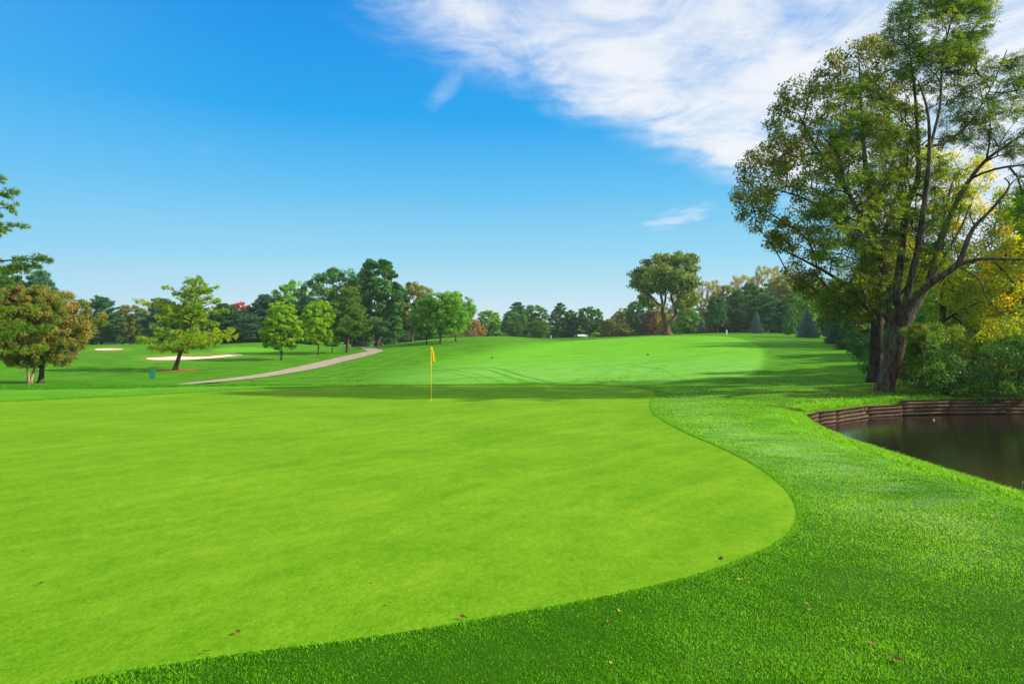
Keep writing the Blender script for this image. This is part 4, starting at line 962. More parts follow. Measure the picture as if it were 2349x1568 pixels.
# leaning pine --------------------------------------------------------------------
TPTS = [(-.04, 0, -.15), (.12, 0, .4), (.5, .05, 1.65), (1.2, .1, 3.6), (1.75, .1, 5.7), (2.1, 0, 7.4), (1.85, 0, 8.6)]
_p = conifer_parts(51, 8.7, 1.75, 6.6, .55, 6, 'flat', .21, .28, .045, 1.35, .3, TPTS, .42, k=10, gap=.12, extra=[(7.0, 3.3, 2.1, .35), (5.2, .1, 3.3, .25), (2.3, .2, 3.0, .02), (2.1, 3.0, 3.3, 0.02)])
x, y, z = at(401, 66); o = empty('pine_tree', (x, y, z)); tag(o, 'yellow-green pine with a trunk leaning to the right beside the large bunker', 'tree')
_p[0].build('trunk', B_BROWN, o); _p[1].build('crown', L['pineyel'], o)
M_STRAW = simple_mat('pine_straw', s2l(205, 130, 60, .6), .9, .1, .25, 6)
tag(sheet('pine_straw', [(x + 1.9 * math.cos(a) * (1 + .12 * math.sin(3 * a)) + .3, y + 1.7 * math.sin(a) * (1 + .1 * math.cos(4 * a))) for a in np.linspace(0, 2 * math.pi, 40, endpoint=False)], M_STRAW, .02, .4), kind='structure')
# pine beside the path, with its long branch to the right
_p = conifer_parts(52, 9.2, 2.3, 5.4, .5, 6, 'flat', .24, .34, .055, 1.5, .35, [(0, 0, -.15), (.12, 0, 2.2), (.2, 0, 5), (.1, 0, 9.1)], .22, k=10, extra=[(3.0, .05, 4.6, .5), (3.4, .15, 4.0, .5), (2.6, 2.9, 3.0, .2)])
x, y, z = at(796, 98); o = empty('pine_tree', (x, y, z)); tag(o, 'green pine beside the path with one long branch reaching right before the tallest oak', 'tree')
_p[0].build('trunk', B_BROWN, o); _p[1].build('crown', L['pinemid'], o)
# big pine whose boughs reach in from the left edge
_bz = lambda py: EYE - (py - CY) / F * 40 + .2
_p = conifer_parts(53, 15.5, 3.0, 5.0, .7, 5, 'flat', .3, .26, .032, 1.7, .2, None, .25, k=11, extra=[
  (_bz(612), -.05, 5.6, .14), (_bz(625), .12, 5.0, .12), (_bz(560), -.1, 4.0, .3), (_bz(545), .15, 3.8, .35), (_bz(515), -.12, 3.9, .4), (_bz(480), .1, 3.7, .4), (_bz(450), .0, 3.4, .4),
  (_bz(790), -.14, 4.8, .16), (_bz(765), .05, 5.6, .10), (_bz(800), -.02, 5.2, .02), (_bz(725), .2, 4.2, .2), (_bz(745), -.2, 4.6, .05)])
x, y, z = at(-120, 40); o = empty('pine_tree', (x, y, z)); tag(o, 'pine boughs reaching in from the left edge before the russet trees', 'tree')
_p[0].build('trunk', B_BROWN, o); _p[1].build('crown', L['pinenear'], o)
#@@PART3
# ---------------------------------------------------------------- timber wall of the pond
def box_mesh(acc, c, ax, L_, D_, H_, rng, bev=.012):
    """a weathered sawn timber: box with bevelled, slightly wavy edges"""
    ax = unit(np.array([ax[0], ax[1], 0.0])); n = np.array([-ax[1], ax[0], 0]); k = max(3, int(L_ / .3)); V = []
    prof = np.array([(-1, -1), (1, -1), (1, 1), (-1, 1)], float)
    sec = []
    for sx, sy in prof: sec += [(sx * (D_ / 2 - (bev if sx * sy > 0 else 0)), sy * (H_ / 2 - (0 if sx * sy > 0 else bev))), (sx * (D_ / 2 - (0 if sx * sy > 0 else bev)), sy * (H_ / 2 - (bev if sx * sy > 0 else 0)))]
    for i in range(k + 1):
        t = i / k - .5
        w_ = np.repeat(rng.normal(0, .0025, (4, 2)), 2, 0)
        for (a, b), (wa, wb) in zip(sec, w_): V.append(np.array(c) + ax * (L_ * t) + n * (a + wa) + np.array([0, 0, 1.0]) * (b + wb))
    i, j = np.meshgrid(np.arange(k), np.arange(8), indexing='ij'); j2 = (j + 1) % 8
    q = np.stack([i * 8 + j, i * 8 + j2, (i + 1) * 8 + j2, (i + 1) * 8 + j], -1).reshape(-1, 4)
    acc.add(np.array(V), q, np.arange(8)[None, ::-1], (k * 8 + np.arange(8))[None])
m_, t_, out_ = new_mat('weathered_timber'); ob_ = t_.add('ShaderNodeTexCoord').outputs['Object']
g_ = t_.noise(t_.mapped(ob_, (1.2, 1.2, 22)), 2.2, 6, .7, .3); g2 = t_.noise(ob_, 1.6, 4, .6)
c_ = t_.mix(t_.maprange(g_, .3, .7), s2l(64, 50, 40, .6), s2l(172, 138, 108, .6)); c_ = t_.mix(t_.maprange(g2, .45, .75), c_, s2l(120, 100, 62, .5))
oi_ = t_.add('ShaderNodeObjectInfo'); c_ = t_.mix(t_.maprange(oi_.outputs['Random'], 0, 1, .0, .45, False), c_, s2l(70, 48, 36, .5))
p_ = t_.add('ShaderNodeBsdfPrincipled', Base__Color=c_, Roughness=.9, Specular__IOR__Level=.15)
b_ = t_.add('ShaderNodeBump', Strength=.8, Distance=.02, Height=g_); t_.l.new(b_.outputs[0], p_.inputs['Normal']); t_.l.new(p_.outputs[0], out_.inputs[0]); M_TIMBER = m_
wl = np.array(WALLX); seg = np.linalg.norm(np.diff(wl, axis=0), axis=1); cum = np.concatenate([[0], np.cumsum(seg)])
def wall_pt(s): return np.array([np.interp(s, cum, wl[:, 0]), np.interp(s, cum, wl[:, 1])])
rng = np.random.default_rng(61)
wall = empty('retaining_wall', (10.25, 23.5, WATER_Z)); tag(wall, 'low weathered timber wall curving along the far bank of the pond', 'wall')
STEP_S = cum[4] + .05
for course in range(5):
    hgt = .142; z = WATER_Z - .12 + hgt * (course + .5); s = 0.0 if course < 4 else STEP_S
    if course % 2 and s == 0: s_first = 1.1
    else: s_first = 2.2
    end = 20.0; first = True
    while s < end:
        ln = min((s_first if first else rng.uniform(2.1, 2.7)), end - s); first = False
        # cut timbers at the bends of the wall
        nb = [c for c in cum if s + .25 < c < s + ln - .1 and c < 9]
        if nb: ln = nb[0] - s
        if s < STEP_S - .2 < s + ln: ln = STEP_S - s
        a, b = wall_pt(s), wall_pt(s + ln); ax = b - a; n = unit(np.array([-ax[1], ax[0]])); c = (a + b) / 2 + n * (.09 + rng.normal(0, .008))
        acc = Acc(); zz = z + (.0 if s < STEP_S - .1 else .03); box_mesh(acc, (0, 0, 0), ax, np.linalg.norm(ax) - .012, .17, hgt - .004, rng, .007)
        o = acc.build('timber', M_TIMBER, wall); o.location = (c[0] - 10.25, c[1] - 23.5, zz - WATER_Z); s += ln
for k in range(3):   # short return at the near end of the wall
    acc = Acc(); box_mesh(acc, (0, 0, 0), (-.42, -.9), .9, .16, .135, rng); o = acc.build('timber', M_TIMBER, wall)
    o.location = (-.17 - .03 * k, -.40 + .05 * k, -.05 + .142 * (k + .5) - .0)
# soil and turf filled in behind the wall
rows, V = [0.14, 0.3, 0.55, 0.85, 1.2, 1.6], []
ss = np.linspace(-.3, 20, 120); P2 = np.array([wall_pt(max(s, 0)) for s in ss]); P2[0] += np.array([-.25, -.3]); T2 = unit(np.gradient(P2, axis=0)); T2 = gsm(T2, 2.5, 0); N2 = np.column_stack([-T2[:, 1], T2[:, 0]])
for o_ in rows:
    q = P2 + N2 * o_; t = smooth01((o_ - .14) / 1.3); top = EYE - 2.44 + .13 * (ss > STEP_S) * (1 if True else 0)
    V.append(np.column_stack([q, (1 - t) * (top - .02) + t * (tab(q[:, 0], q[:, 1]) + .008) + .015 * np.sin(q[:, 0] * 5 + q[:, 1] * 3)]))
V.append(np.column_stack([P2 + N2 * .14, np.full(len(P2), WATER_Z - .2)])); V = [V[-1]] + V[:-1]
V = np.stack(V, 1).reshape(-1, 3); nr = len(rows) + 1; i, j = np.meshgrid(np.arange(len(ss) - 1), np.arange(nr - 1), indexing='ij')
q = np.stack([i * nr + j, (i + 1) * nr + j, (i + 1) * nr + j + 1, i * nr + j + 1], -1).reshape(-1, 4)
tag(np_mesh('bank_soil', V, q, M_ROUGH, smooth=True, attrs=dict(bare=np.tile([1, 1, 1, .9, .8, .6, .4], len(ss)))), kind='structure')

# ---------------------------------------------------------------- flagstick and small things on the course
M_YEL = simple_mat('yellow_enamel', s2l(250, 210, 10, .75), .35, .5)
M_CLOTH = simple_mat('yellow_flag_cloth', s2l(252, 232, 10, .8), .8, .1, .05, 30, .1, .3)
M_DKGREEN = simple_mat('dark_green_paint', s2l(10, 70, 50, .6), .45, .4)
M_BOXGREEN = simple_mat('utility_green_paint', s2l(40, 150, 105, .55), .5, .4, .06, 5)
M_WHITE = simple_mat('white_paint', s2l(250, 250, 245, .85), .5, .4, .04, 6)
M_BLACK = simple_mat('black_plastic', (.02, .02, .02, 1), .4, .4)
g = ground_px(989, 918); fz = h(*g); fl = empty('flagstick', (g[0], g[1], fz), math.radians(38)); tag(fl, 'yellow flagstick with a limp yellow flag on the putting green', 'flagstick')
V, q, caps = tube([(0, 0, -.12), (0, 0, 1), (0, 0, 2.14)], [.014, .013, .010], 10); np_mesh('pole', V, [q, *caps], M_YEL, fl, smooth=False)
bm_v = []; nu, nv = 9, 12
for j in range(nv + 1):
    t = j / nv; z = 2.12 - .50 * t
    wdt = .04 + .17 * math.sin(min(1, t * 1.25) * math.pi / 2) if t < .85 else .21 - (t - .85) * .6
    for i in range(nu + 1):
        s_ = i / nu; bm_v.append((.012 + wdt * s_ * (1 - .0 * t) - .03 * math.sin(t * 3) * s_, .045 * math.sin(s_ * 8 + t * 2) * min(1, t * 1.6), z - .13 * s_ * t))
i, j = np.meshgrid(np.arange(nu), np.arange(nv)); a = j * (nu + 1) + i; q = np.stack([a, a + 1, a + nu + 2, a + nu + 1], -1).reshape(-1, 4)
o = np_mesh('flag', np.array(bm_v), q, M_CLOTH, fl, smooth=True); sm = o.modifiers.new('thick', 'SOLIDIFY'); sm.thickness = .004
V, q, caps = tube([(0, 0, .0), (0, 0, .004)], [.054, .054], 24); 
np_mesh('cup_rim', V + np.array([0, 0, .003]), [q, *caps], M_WHITE, fl)

import bmesh
def bm_obj(name, build, mat, parent=None, loc=(0, 0, 0), bevel=0.0):
    bm = bmesh.new(); build(bm)
    if bevel: bmesh.ops.bevel(bm, geom=bm.edges[:], offset=bevel, segments=2, affect='EDGES', profile=.5)
    me = bpy.data.meshes.new(name); bm.to_mesh(me); bm.free(); me.materials.append(mat); o = bpy.data.objects.new(name, me); COL.objects.link(o); o.location = loc
    if parent: o.parent = parent
    return o
def cube(sx, sy, sz, x=0, y=0, z=0, taper=1.0):
    def f(bm):
        r = bmesh.ops.create_cube(bm, size=1)
        for v in r['verts']:
            k = taper if v.co.z > 0 else 1.0
            v.co = Vector((v.co.x * sx * k + x, v.co.y * sy * k + y, v.co.z * sz + z))
    return f
def cyl(r0, r1, z0, z1, seg=16):
    def f(bm): bmesh.ops.create_cone(bm, cap_ends=True, segments=seg, radius1=r0, radius2=r1, depth=z1 - z0, matrix=Matrix.Translation((0, 0, (z0 + z1) / 2)))
    return f
g = ground_px(349.5, 868.5); z = h(*g); k = g[1] / 55
ub = empty('utility_box', (g[0], g[1], z), math.radians(24)); tag(ub, 'small upright green utility box on the grass left of the path', 'utility box')
bm_obj('body', cube(.42 * k, .42 * k, .70 * k, 0, 0, .34 * k, .97), M_BOXGREEN, ub, bevel=.012)
bm_obj('lid', cube(.46 * k, .46 * k, .06 * k, 0, 0, .72 * k, .9), M_BOXGREEN, ub, bevel=.012)
for sx in (-1, 1): bm_obj('bolt', cube(.04, .03, .04, sx * .12 * k, -.225 * k, .62 * k), M_DKGREEN, ub, bevel=.006)
for (px, py, lab) in ((1129, 821.5, 'small dark green block on the fairway, left one of two'), (1486, 814, 'small dark green block on the fairway, right one of two')):
    g = ground_px(px, py); k = g[1] / F * 5.2 / .24
    o = empty('tee_marker', (g[0], g[1], h(*g))); tag(o, lab, 'marker')
    bm_obj('block', cube(.24 * k, .12 * k, .13 * k, 0, 0, .06 * k, .93), M_DKGREEN, o, bevel=.02 * k); bm_obj('base', cube(.20 * k, .10 * k, .04 * k, 0, 0, -.015 * k), M_BLACK, o)
g = ground_px(1263.7, 776.8, dmin=100); d = g[1]; k = d / F
o = empty('marker_post', (g[0], g[1], h(*g))); tag(o, 'plain white marker post far off at the left end of the fairway crest', 'post')
bm_obj('post', cube(2.3 * k, 2.3 * k, 8.2 * k, 0, 0, 3.9 * k), M_WHITE, o, bevel=.02)
g = ground_px(1666.7, 766.6, dmin=100); d = g[1]; k = d / F
o = empty('marker_post', (g[0], g[1], h(*g))); tag(o, 'white marker post with a black cap on the fairway before the dark pines', 'post')
bm_obj('post', cyl(1.45 * k, 1.45 * k, -.3 * k, 10 * k), M_WHITE, o); bm_obj('cap', cyl(1.3 * k, .9 * k, 10 * k, 13.2 * k), M_BLACK, o)
x, y, z = at(1334, 226); sh = empty('shed', (x, y, z - .7)); tag(sh, 'small white shed with a porch half hidden behind the fairway crest', 'shed')
bm_obj('wall', cube(3.6, 2.6, 1.6, -.3, .4, .8), M_WHITE, sh)
def roof(bm):
    vs = [bm.verts.new(v) for v in ((-2.4, -1.1, 1.6), (1.9, -1.1, 1.6), (1.9, 1.9, 1.6), (-2.4, 1.9, 1.6), (-1.9, .4, 2.25), (1.4, .4, 2.25))]
    for f in ((0, 1, 5, 4), (2, 3, 4, 5), (1, 2, 5), (3, 0, 4), (3, 2, 1, 0)): bm.faces.new([vs[i] for i in f])
bm_obj('roof', roof, simple_mat('pale_roof', s2l(225, 230, 232, .7), .7, .2, .1, 3), sh)
for px_ in (2.0, 3.0, 4.0): bm_obj('porch_post', cube(.12, .12, 1.5, px_, -.6, .75), M_WHITE, sh)
bm_obj('porch_beam', cube(2.6, .14, .14, 3.0, -.6, 1.57), M_WHITE, sh)
bm_obj('door', cube(.8, .06, 1.4, -.3, -.93, .72), M_DKGREEN, sh)

# dead rust-coloured sapling at the foot of the leaning trunk
M_RUST = simple_mat('rusty_dead_twigs', s2l(150, 84, 50, .6), .85, .1, .2, 20)
dx, dy = (2059 - CX) / F * 29.0, 29.0; dz = h(dx, dy); o = empty('dead_sapling', (dx, dy, dz)); tag(o, 'dead rust-coloured sapling with upcurved arms right of the leaning trunk', 'sapling')
acc = Acc(); rng = np.random.default_rng(8); m = 29 / F
for pts, r in (([(0, 900), (1, 870), (0, 850), (2, 818)], .02), ([(1, 868), (-8, 852), (-18, 838)], .022), ([(1, 862), (10, 850), (18, 836)], .022), ([(0, 850), (-4, 835), (-3, 815)], .026), ([(2, 875), (22, 858), (30, 845)], .012)):
    p = np.array([(a * m, rng.normal(0, .08), (897 - b) * m) for a, b in pts]); p[0, 2] = max(p[0, 2], -.05); sp = spline(p, 5)
    V, q, caps = tube(sp, np.linspace(r * .5, r, len(sp)), 6); acc.add(V, q, *caps)
    c = sp[np.repeat(np.arange(3, len(sp)), 9)]; V, f, v = needle_tufts(rng, c, unit(np.tile([0, 0, 1.0], (len(c), 1)) + .4 * rand_dirs(rng, len(c))), .09, .012, 3); acc.add(V, f)
acc.build('stems', M_RUST, o)

# ---------------------------------------------------------------- fallen leaves
M_FL = {'brown': simple_mat('dry_brown_leaf', s2l(88, 56, 34, .5), .7, .2, .3, 40), 'tan': simple_mat('dry_tan_leaf', s2l(180, 145, 98, .55), .7, .2, .2, 40), 'red': simple_mat('dry_red_leaf', s2l(120, 58, 38, .5), .7, .2, .2, 40), 'yellow': simple_mat('dry_yellow_leaf', s2l(235, 200, 60, .65), .7, .2, .15, 40)}
def leaf_shape(seed):
    rng = random.Random(seed); N = 15; V = [(0, 0, .012)]; lobes = [1, .45, .8, .42, .95, .40, .75, .35, .5, .35, .78, .42, .92, .45, .8]
    c1, c2 = rng.uniform(.25, .6), rng.uniform(-.3, .4)
    for i in range(N):
        a = 2 * math.pi * i / N; r = lobes[i] * rng.uniform(.85, 1.1) * .5; x, y = r * math.cos(a), r * .8 * math.sin(a); V.append((x, y, .03 + c1 * y * y + c2 * x * x + rng.uniform(0, .05)))
    V += [(-.30, 0, .05), (-.62, .03, .12), (-.62, .0, .12)]
    f = [np.array([[0, 1 + i, 1 + (i + 1) % N] for i in range(N)]), np.array([[N + 1, N + 2, N + 3]])]
    me = np_mesh('fallen_leaf', np.array(V), f, M_FL['brown'], link=False).data; return me
LM = [leaf_shape(i) for i in range(4)]
def put_leaf(px, py, size, col, label, group=None, d=None, seed=[0]):
    seed[0] += 1; r = random.Random(seed[0]); g = ground_px(px, py) if d is None else np.array(d)
    o = bpy.data.objects.new('fallen_leaf', LM[seed[0] % 4]); COL.objects.link(o); o.location = (g[0], g[1], h(*g) + .022); o.scale = (size, size * r.uniform(.45, .9), size)
    o.rotation_euler = (r.uniform(-.45, .45), r.uniform(-.4, .4), r.uniform(0, 6.3)); o.material_slots[0].link = 'OBJECT'; o.material_slots[0].material = M_FL[col]
    tag(o, label, 'leaf', group); return o
NL = [(1700, 1300, .11, 'tan', 'pale curled leaf just outside the right rim of the green'), (1652, 1287, .09, 'brown', 'brown leaf lying on the rim of the green beside the pale curled leaf'),
 (1388, 1375, .10, 'brown', 'dark brown leaf on the lower rim of the green'), (1398, 1433, .11, 'tan', 'tan leaf on the rough directly below the dark leaf on the rim'),
 (1060, 1420, .09, 'red', 'reddish leaf at the lower rim of the green near the bottom middle'), (545, 1456, .08, 'red', 'reddish leaf on the green near the bottom left'),
 (472, 1501, .08, 'red', 'lowest reddish leaf by the rim of the green at bottom left'), (975, 1383, .08, 'yellow', 'yellow leaf on the green near the bottom middle'),
 (895, 1388, .08, 'red', 'small orange leaf on the green left of the yellow leaf'), (92, 1344, .08, 'brown', 'brown leaf on the green near the left edge'),
 (852, 1343, .06, 'brown', 'small brown leaf on the green above the orange leaf'), (1850, 1391, .08, 'tan', 'tan leaf alone in the middle of the right rough'),
 (1996, 1481, .09, 'tan', 'tan leaf above the dark red leaf at the bottom right'), (2055, 1519, .12, 'red', 'dark red leaf at the bottom right corner of the rough'),
 (2066, 1254, .11, 'red', 'reddish leaf on the right rough, upper of a close pair'), (2033, 1281, .09, 'brown', 'brown leaf on the right rough, lower of a close pair'),
 (1816, 1252, .11, 'tan', 'thin tan leaf just right of the tip of the green'), (2278, 1191, .17, 'tan', 'long pale leaf near the right edge of the rough'), (2316, 1167, .15, 'tan', 'pale leaf closest to the pond plants'),
 (2222, 1195, .10, 'brown', 'small dark leaf left of the long pale leaf'), (2165, 1165, .09, 'brown', 'dark leaf on the slope below the pond edge'), (1497, 1177, .07, 'red', 'tiny red leaf on the right part of the green'),
 (1034, 1088, .06, 'brown', 'tiny brown speck of leaf in the middle of the green'), (1722, 937, .22, 'brown', 'brown leaf on the rough left of the timber wall'), (1986, 790, .2, 'tan', 'pale leaf by the hedge row'),
 (1695, 1334, .06, 'yellow', 'small yellow leaf below the pale curled leaf'), (2155, 1222, .06, 'brown', 'small brown leaf low on the slope below the pond'), (1320, 1391, .06, 'brown', 'small brown leaf left of the dark leaf on the rim'),
 (1830, 846, .3, 'tan', 'pale leaf on the shaded rough before the two trunks'), (2289, 1408, .06, 'tan', 'small pale leaf at the right edge of the rough')]
for a in NL: put_leaf(*a)
rb = random.Random(5)
for i in range(46): put_leaf(rb.uniform(440, 900), rb.choice([rb.uniform(866, 879), rb.uniform(857, 878)]), rb.uniform(.16, .34), rb.choice(['brown', 'brown', 'tan', 'red']), 'dry leaf on the grass between the path and the green', 'leaves near the path')
for i in range(70): put_leaf(rb.gauss(1660, 110), rb.gauss(873, 9), rb.uniform(.08, .2), rb.choice(['brown', 'brown', 'red']), 'dry leaf on the shaded grass behind the tip of the green', 'leaves behind the green')
for i in range(34): put_leaf(rb.uniform(1350, 2330), rb.uniform(960, 1540), rb.uniform(.035, .06), rb.choice(['brown', 'tan', 'yellow']), 'tiny dry leaf scrap on the rough right of the green', 'leaf scraps on the right rough')
for i in range(60): put_leaf(0, 0, rb.uniform(.07, .14), rb.choice(['brown', 'tan', 'tan', 'yellow']), 'dry leaf under the two big trees by the pond', 'leaves under the pond trees', d=(rb.uniform(9.5, 16.5), rb.uniform(26.8, 31.5)) if i % 2 else (rb.uniform(10.3, 15), rb.uniform(25.6 , 27.6)))

# ---------------------------------------------------------------- living grass: blades on the near rough, the rim of the green and the bank
def blades(name, x, y, hgt, wid, rng, label, mat=M_BLADE, lean=.5, vb=None, zoff=0.0):
    n = len(x); z = H0(x, y) + zoff; a = rng.uniform(0, 2 * np.pi, n); s = np.column_stack([np.cos(a), np.sin(a), np.zeros(n)]) * (wid / 2)[:, None]
    tl = rng.normal(0, lean, (n, 2)) * hgt[:, None]; base = np.column_stack([x, y, z - .003])
    tip = base + np.column_stack([tl, hgt]); mid = base + np.column_stack([tl * .35, hgt * .6])
    V = np.stack([base - s, base + s, mid + s * .8, tip, mid - s * .8], 1).reshape(-1, 3); v = np.clip(rng.normal(.42, .2, n) if vb is None else vb, 0, 1)
    o = np_mesh(name, V, np.arange(5 * n).reshape(n, 5), mat, attrs={'v': np.repeat(v, 5)}); tag(o, label, 'grass', kind='stuff'); return o
rng = np.random.default_rng(99)
n = 900000; r = np.exp(rng.uniform(math.log(3.0), math.log(44), n)); az = np.radians(rng.uniform(-42, 58, n)); x, y = r * np.sin(az), r * np.cos(az)
s = sdist(x, y, GREEN); ok = (s > .012) & (rng.random(n) < np.clip((44 - r) / 26, 0, 1)) & ((x > -2) | (r < 15))
far = (x > 5); sp = np.full(n, 9.0); sp[far] = sdist(x[far], y[far], POND); ok &= sp > -.25
x, y, r, s = x[ok], y[ok], r[ok], s[ok]
edge_f = np.exp(-s / .05)
pn = .5 * np.sin(x * 1.7 + 1.3 * np.sin(y * .9)) + .5 * np.sin(y * 2.3 + 1.7 * np.sin(x * 1.1 + 2)) + .4 * np.sin(x * 4.1 - y * 3.3) + .35 * np.sin(x * 9.1 + y * 7.7 + 2 * np.sin(x * 3))
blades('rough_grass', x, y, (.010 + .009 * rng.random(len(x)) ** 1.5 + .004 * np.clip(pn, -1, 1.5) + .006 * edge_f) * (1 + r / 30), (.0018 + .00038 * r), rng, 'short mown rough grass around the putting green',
       vb=np.clip(rng.normal(.21, .14, len(x)) + .065 * pn + .5 * (rng.random(len(x)) < .012) + np.clip(r, 0, 15) * .028 + .22 * np.exp(-((x - 4.6) ** 2 / 1.4 + (y - 7.6) ** 2 / 3)) + .10 * np.exp(-((s - 1.4) / 1.0) ** 2) * (x > 1) * (y > 4), 0, 1))  # tone rises with distance: shade between near blades painted into their colour
# rim of the green all the way round
seg = np.diff(np.vstack([GREEN, GREEN[:1]]), axis=0); sl = np.linalg.norm(seg, axis=1); cumg = np.concatenate([[0], np.cumsum(sl)]); n = 60000
s_ = rng.uniform(0, cumg[-1], n); i = np.clip(np.searchsorted(cumg, s_) - 1, 0, len(seg) - 1); t = (s_ - cumg[i]) / sl[i]; nrm = np.column_stack([seg[i][:, 1], -seg[i][:, 0]]) / sl[i][:, None]
p = GREEN[i] + seg[i] * t[:, None]; off = np.abs(rng.normal(0, .03, n)) + .008; p1 = p + nrm * off[:, None]; wrong = sdist(p1[:, 0], p1[:, 1], GREEN) < 0; p1[wrong] = (p - nrm * off[:, None])[wrong]
d_ = np.hypot(p1[:, 0], p1[:, 1]); keep = p1[:, 1] > 2.5
blades('fringe_grass', p1[keep, 0], p1[keep, 1], (.014 + .014 * rng.random(n) + .0005 * d_)[keep], (.003 + .0005 * d_)[keep], rng, 'slightly taller grass forming the rim of the putting green', vb=np.clip(rng.normal(.4, .16, keep.sum()), 0, 1))
# taller tufts on the low ridge behind the green
LIP = np.array([ground_px(*p) for p in [(-80, 894), (100, 892.5), (300, 889.5), (560, 885), (760, 883.6), (900, 883), (900, 882.4), (560, 882.6), (300, 882.6), (-80, 883)]]); b = bbox(LIP, 0); n = 70000
x = rng.uniform(b[0], b[1], n); y = rng.uniform(b[2], b[3], n); ok = sdist(x, y, LIP) < 0; x, y = x[ok], y[ok]; n = len(x)
blades('ridge_grass', x, y, .04 + .05 * rng.random(n), np.full(n, .022), rng, 'taller darker grass on the low ridge behind the green at the left', lean=.6, vb=np.clip(rng.normal(.26, .16, n), 0, 1))
# longer grass on the lip of the near bank
bl = spline(POND[:9], 24); n = 42000; i = rng.integers(0, len(bl) - 1, n); t = rng.random(n)[:, None]; p = bl[i] * (1 - t) + bl[i + 1] * t; tn = unit(bl[np.minimum(i + 1, len(bl) - 1)] - bl[i]); nn = np.column_stack([tn[:, 1], -tn[:, 0]])
off = rng.normal(-.02, .16, n); p = p + nn * off[:, None] * np.sign((nn[:, :1]) * 1.0); d_ = np.hypot(p[:, 0], p[:, 1])
blades('bank_grass', p[:, 0], p[:, 1], .035 + .06 * rng.random(n), .004 + .0005 * d_, rng, 'longer unmown grass along the near edge of the pond', lean=.7, vb=np.clip(rng.normal(.62, .18, n), 0, 1))
n = 9000; ss_ = rng.uniform(0, 9.5, n); p = np.array([wall_pt(s) for s in ss_]); off = .16 + np.abs(rng.normal(0, .35, n)); p = p + np.column_stack([-.45 * np.ones(n), .9 * np.ones(n)]) * off[:, None]
blades('wall_top_grass', p[:, 0], p[:, 1], .05 + .07 * rng.random(n), np.full(n, .014), rng, 'tufts of grass on top of the timber wall', lean=.6, zoff=.06, vb=np.clip(rng.normal(.5, .2, n), 0, 1))
# leafy water plants at the margin, lower right
n = 5000; yy = rng.uniform(8.2, 11.6, n); xx = np.interp(yy, [8.2, 9.9, 12], [7.65, 7.55, 7.68]) + np.abs(rng.normal(0, .28, n)); zz = np.maximum(H0(xx, yy), WATER_Z) + rng.uniform(.0, .13, n)
C = np.column_stack([xx, yy, zz]); nr_ = unit(np.array([0, -.2, 1.0]) + .5 * rand_dirs(rng, n)); tt_ = unit(np.cross(nr_, rand_dirs(rng, n))); bb_ = np.cross(nr_, tt_); V, f = rhombs(C, tt_ * .028, bb_ * .024)
tag(np_mesh('water_plants', V, f, L['shrub'], attrs={'v': np.repeat(rng.random(n), 4)}), 'round-leaved plants at the pond margin', 'plants', kind='stuff')
M_REED = simple_mat('reed_stem', s2l(120, 140, 60, .6), .7, .2); M_SEED = simple_mat('seed_head', s2l(215, 190, 120, .65), .8, .1)
for i, (a, b) in enumerate(((2318, .22), (2325, .30), (2331, .26), (2338, .34), (2344, .24))):
    x = (a - CX) / F * 10.9; o = empty('sedge', (x, 10.9, max(h(x, 10.9), WATER_Z))); tag(o, 'thin sedge stalk with a pale seed head at the pond edge', 'sedge', 'sedges at the pond edge')
    k = (i - 2) * .05; V, q, caps = tube([(0, 0, -.05), (k * .4, 0, b), (k, 0, b * 2)], [.006, .005, .003], 5); np_mesh('stem', V, [q, *caps], M_REED, o)
    V, q, caps = tube([(k, 0, b * 2), (k * 1.08, 0, b * 2 + .03), (k * 1.15, 0, b * 2 + .06)], [.004, .010, .003], 6); np_mesh('seed_head', V, [q, *caps], M_SEED, o)
# two pale balls floating by the wall
for px, py, lab in ((2142, 963.5, "tiny white ball floating by the timber wall"),):
    d = 2.95 * F / (py - CY); bm = bmesh.new(); bmesh.ops.create_icosphere(bm, subdivisions=3, radius=.028); me = bpy.data.meshes.new('floating_ball'); bm.to_mesh(me); bm.free(); me.materials.append(M_WHITE)
    o = bpy.data.objects.new('floating_ball', me); COL.objects.link(o); o.location = ((px - CX) / F * d, d, WATER_Z + .015); tag(o, lab, 'ball')

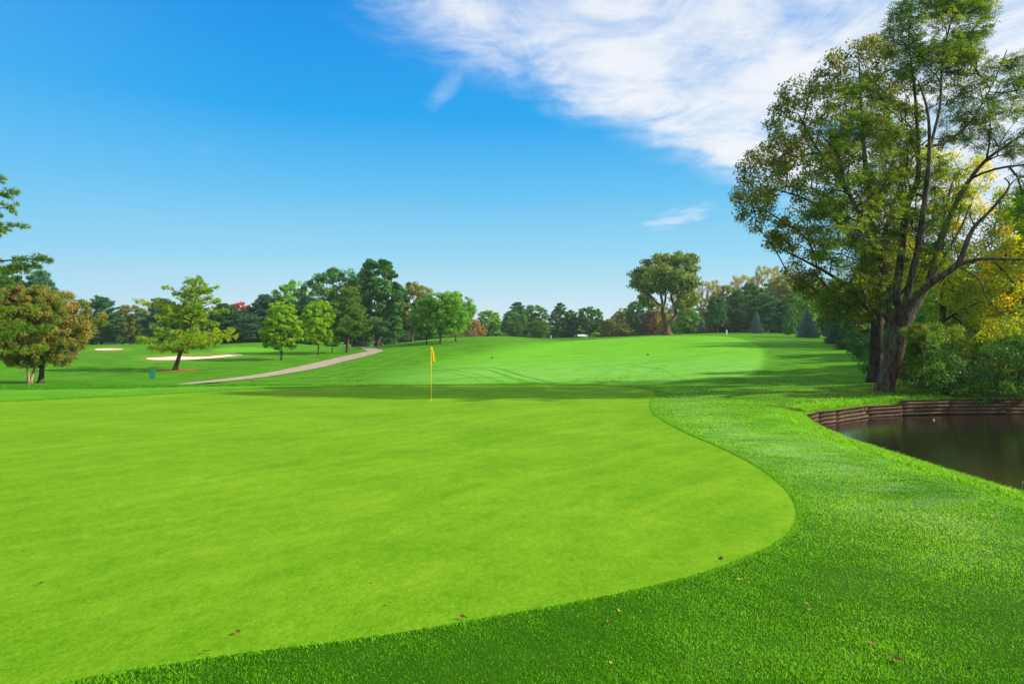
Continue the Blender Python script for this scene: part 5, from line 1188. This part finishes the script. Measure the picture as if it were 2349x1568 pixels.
# tyre tracks pressed through the dew on the fairway
M_TRK = simple_mat('pressed_wet_grass', s2l(114, 200, 36, .6), .9, .1, .1, 3)
TR = [[(960, 858), (1100, 842), (1180, 862), (1245, 880)], [(975, 850), (1120, 845), (1200, 866), (1265, 880.5)], [(930, 880), (1080, 866), (1150, 868), (1185, 879)], [(1130, 880), (1110, 868), (1060, 855), (1000, 845)],
      [(1420, 838), (1560, 822), (1640, 812), (1690, 806)], [(1350, 797), (1460, 784), (1510, 780)], [(1530, 779), (1560, 785), (1590, 791)]]
for k, tr_ in enumerate(TR):
    pts = spline([ground_px(*p) for p in tr_], 10); tn = unit(np.gradient(pts, axis=0)); nn = np.column_stack([-tn[:, 1], tn[:, 0]])
    for s_ in (-.55, .55):
        c = pts + nn * s_; a, b = c + nn * .06, c - nn * .06; V = np.column_stack([np.stack([a, b], 1).reshape(-1, 2), np.repeat(0.0, 2 * len(c))]); V[:, 2] = H0(V[:, 0], V[:, 1]) + .008 + .0001 * V[:, 1]
        i = np.arange(len(c) - 1) * 2; tag(np_mesh('tyre_track', V, np.stack([i, i + 1, i + 3, i + 2], 1), M_TRK), kind='structure')
# trails of footprints in the dew
rng = np.random.default_rng(3); FP = []
for tr_ in ([(1380, 858), (1400, 830), (1440, 818)], [(1350, 875), (1395, 868), (1420, 876), (1445, 850)], [(1470, 872), (1500, 850), (1530, 838), (1570, 835)], [(1560, 868), (1530, 852), (1490, 842), (1450, 838)], [(1320, 870), (1380, 862), (1412, 840)], [(1370, 880), (1420, 868), (1480, 860)]):
    pts = spline([ground_px(*p) for p in tr_], 14); n = len(pts)
    for i in range(n): FP.append((*(pts[i] + np.array([(-1) ** i * .14 + rng.normal(0, .08), rng.normal(0, .1)])), rng.uniform(0, 3.1)))
FP = np.array(FP); a = np.linspace(0, 2 * np.pi, 8, endpoint=False); X = FP[:, 0:1] + .08 * np.cos(a + FP[:, 2:3]) ; Y = FP[:, 1:2] + .16 * np.sin(a + FP[:, 2:3]); Z = H0(X.ravel(), Y.ravel()) + .012
o = np_mesh('footprints', np.column_stack([X.ravel(), Y.ravel(), Z]), np.arange(X.size).reshape(-1, 8), M_TRK); tag(o, 'trails of footprints in the dew on the fairway', 'footprints', kind='stuff')
# ---------------------------------------------------------------- thin morning air
m_, t_, out_ = new_mat('air_haze')
pv_ = t_.add('ShaderNodeVolumePrincipled', Color=(.85, .93, 1, 1), Density=0.0002, Anisotropy=0.2); t_.l.new(pv_.outputs[0], out_.inputs['Volume'])
tag(bm_obj('haze', cube(7200, 7200, 64, 0, 0, 18), m_), 'thin pale morning haze over the whole course', 'haze', kind='stuff')
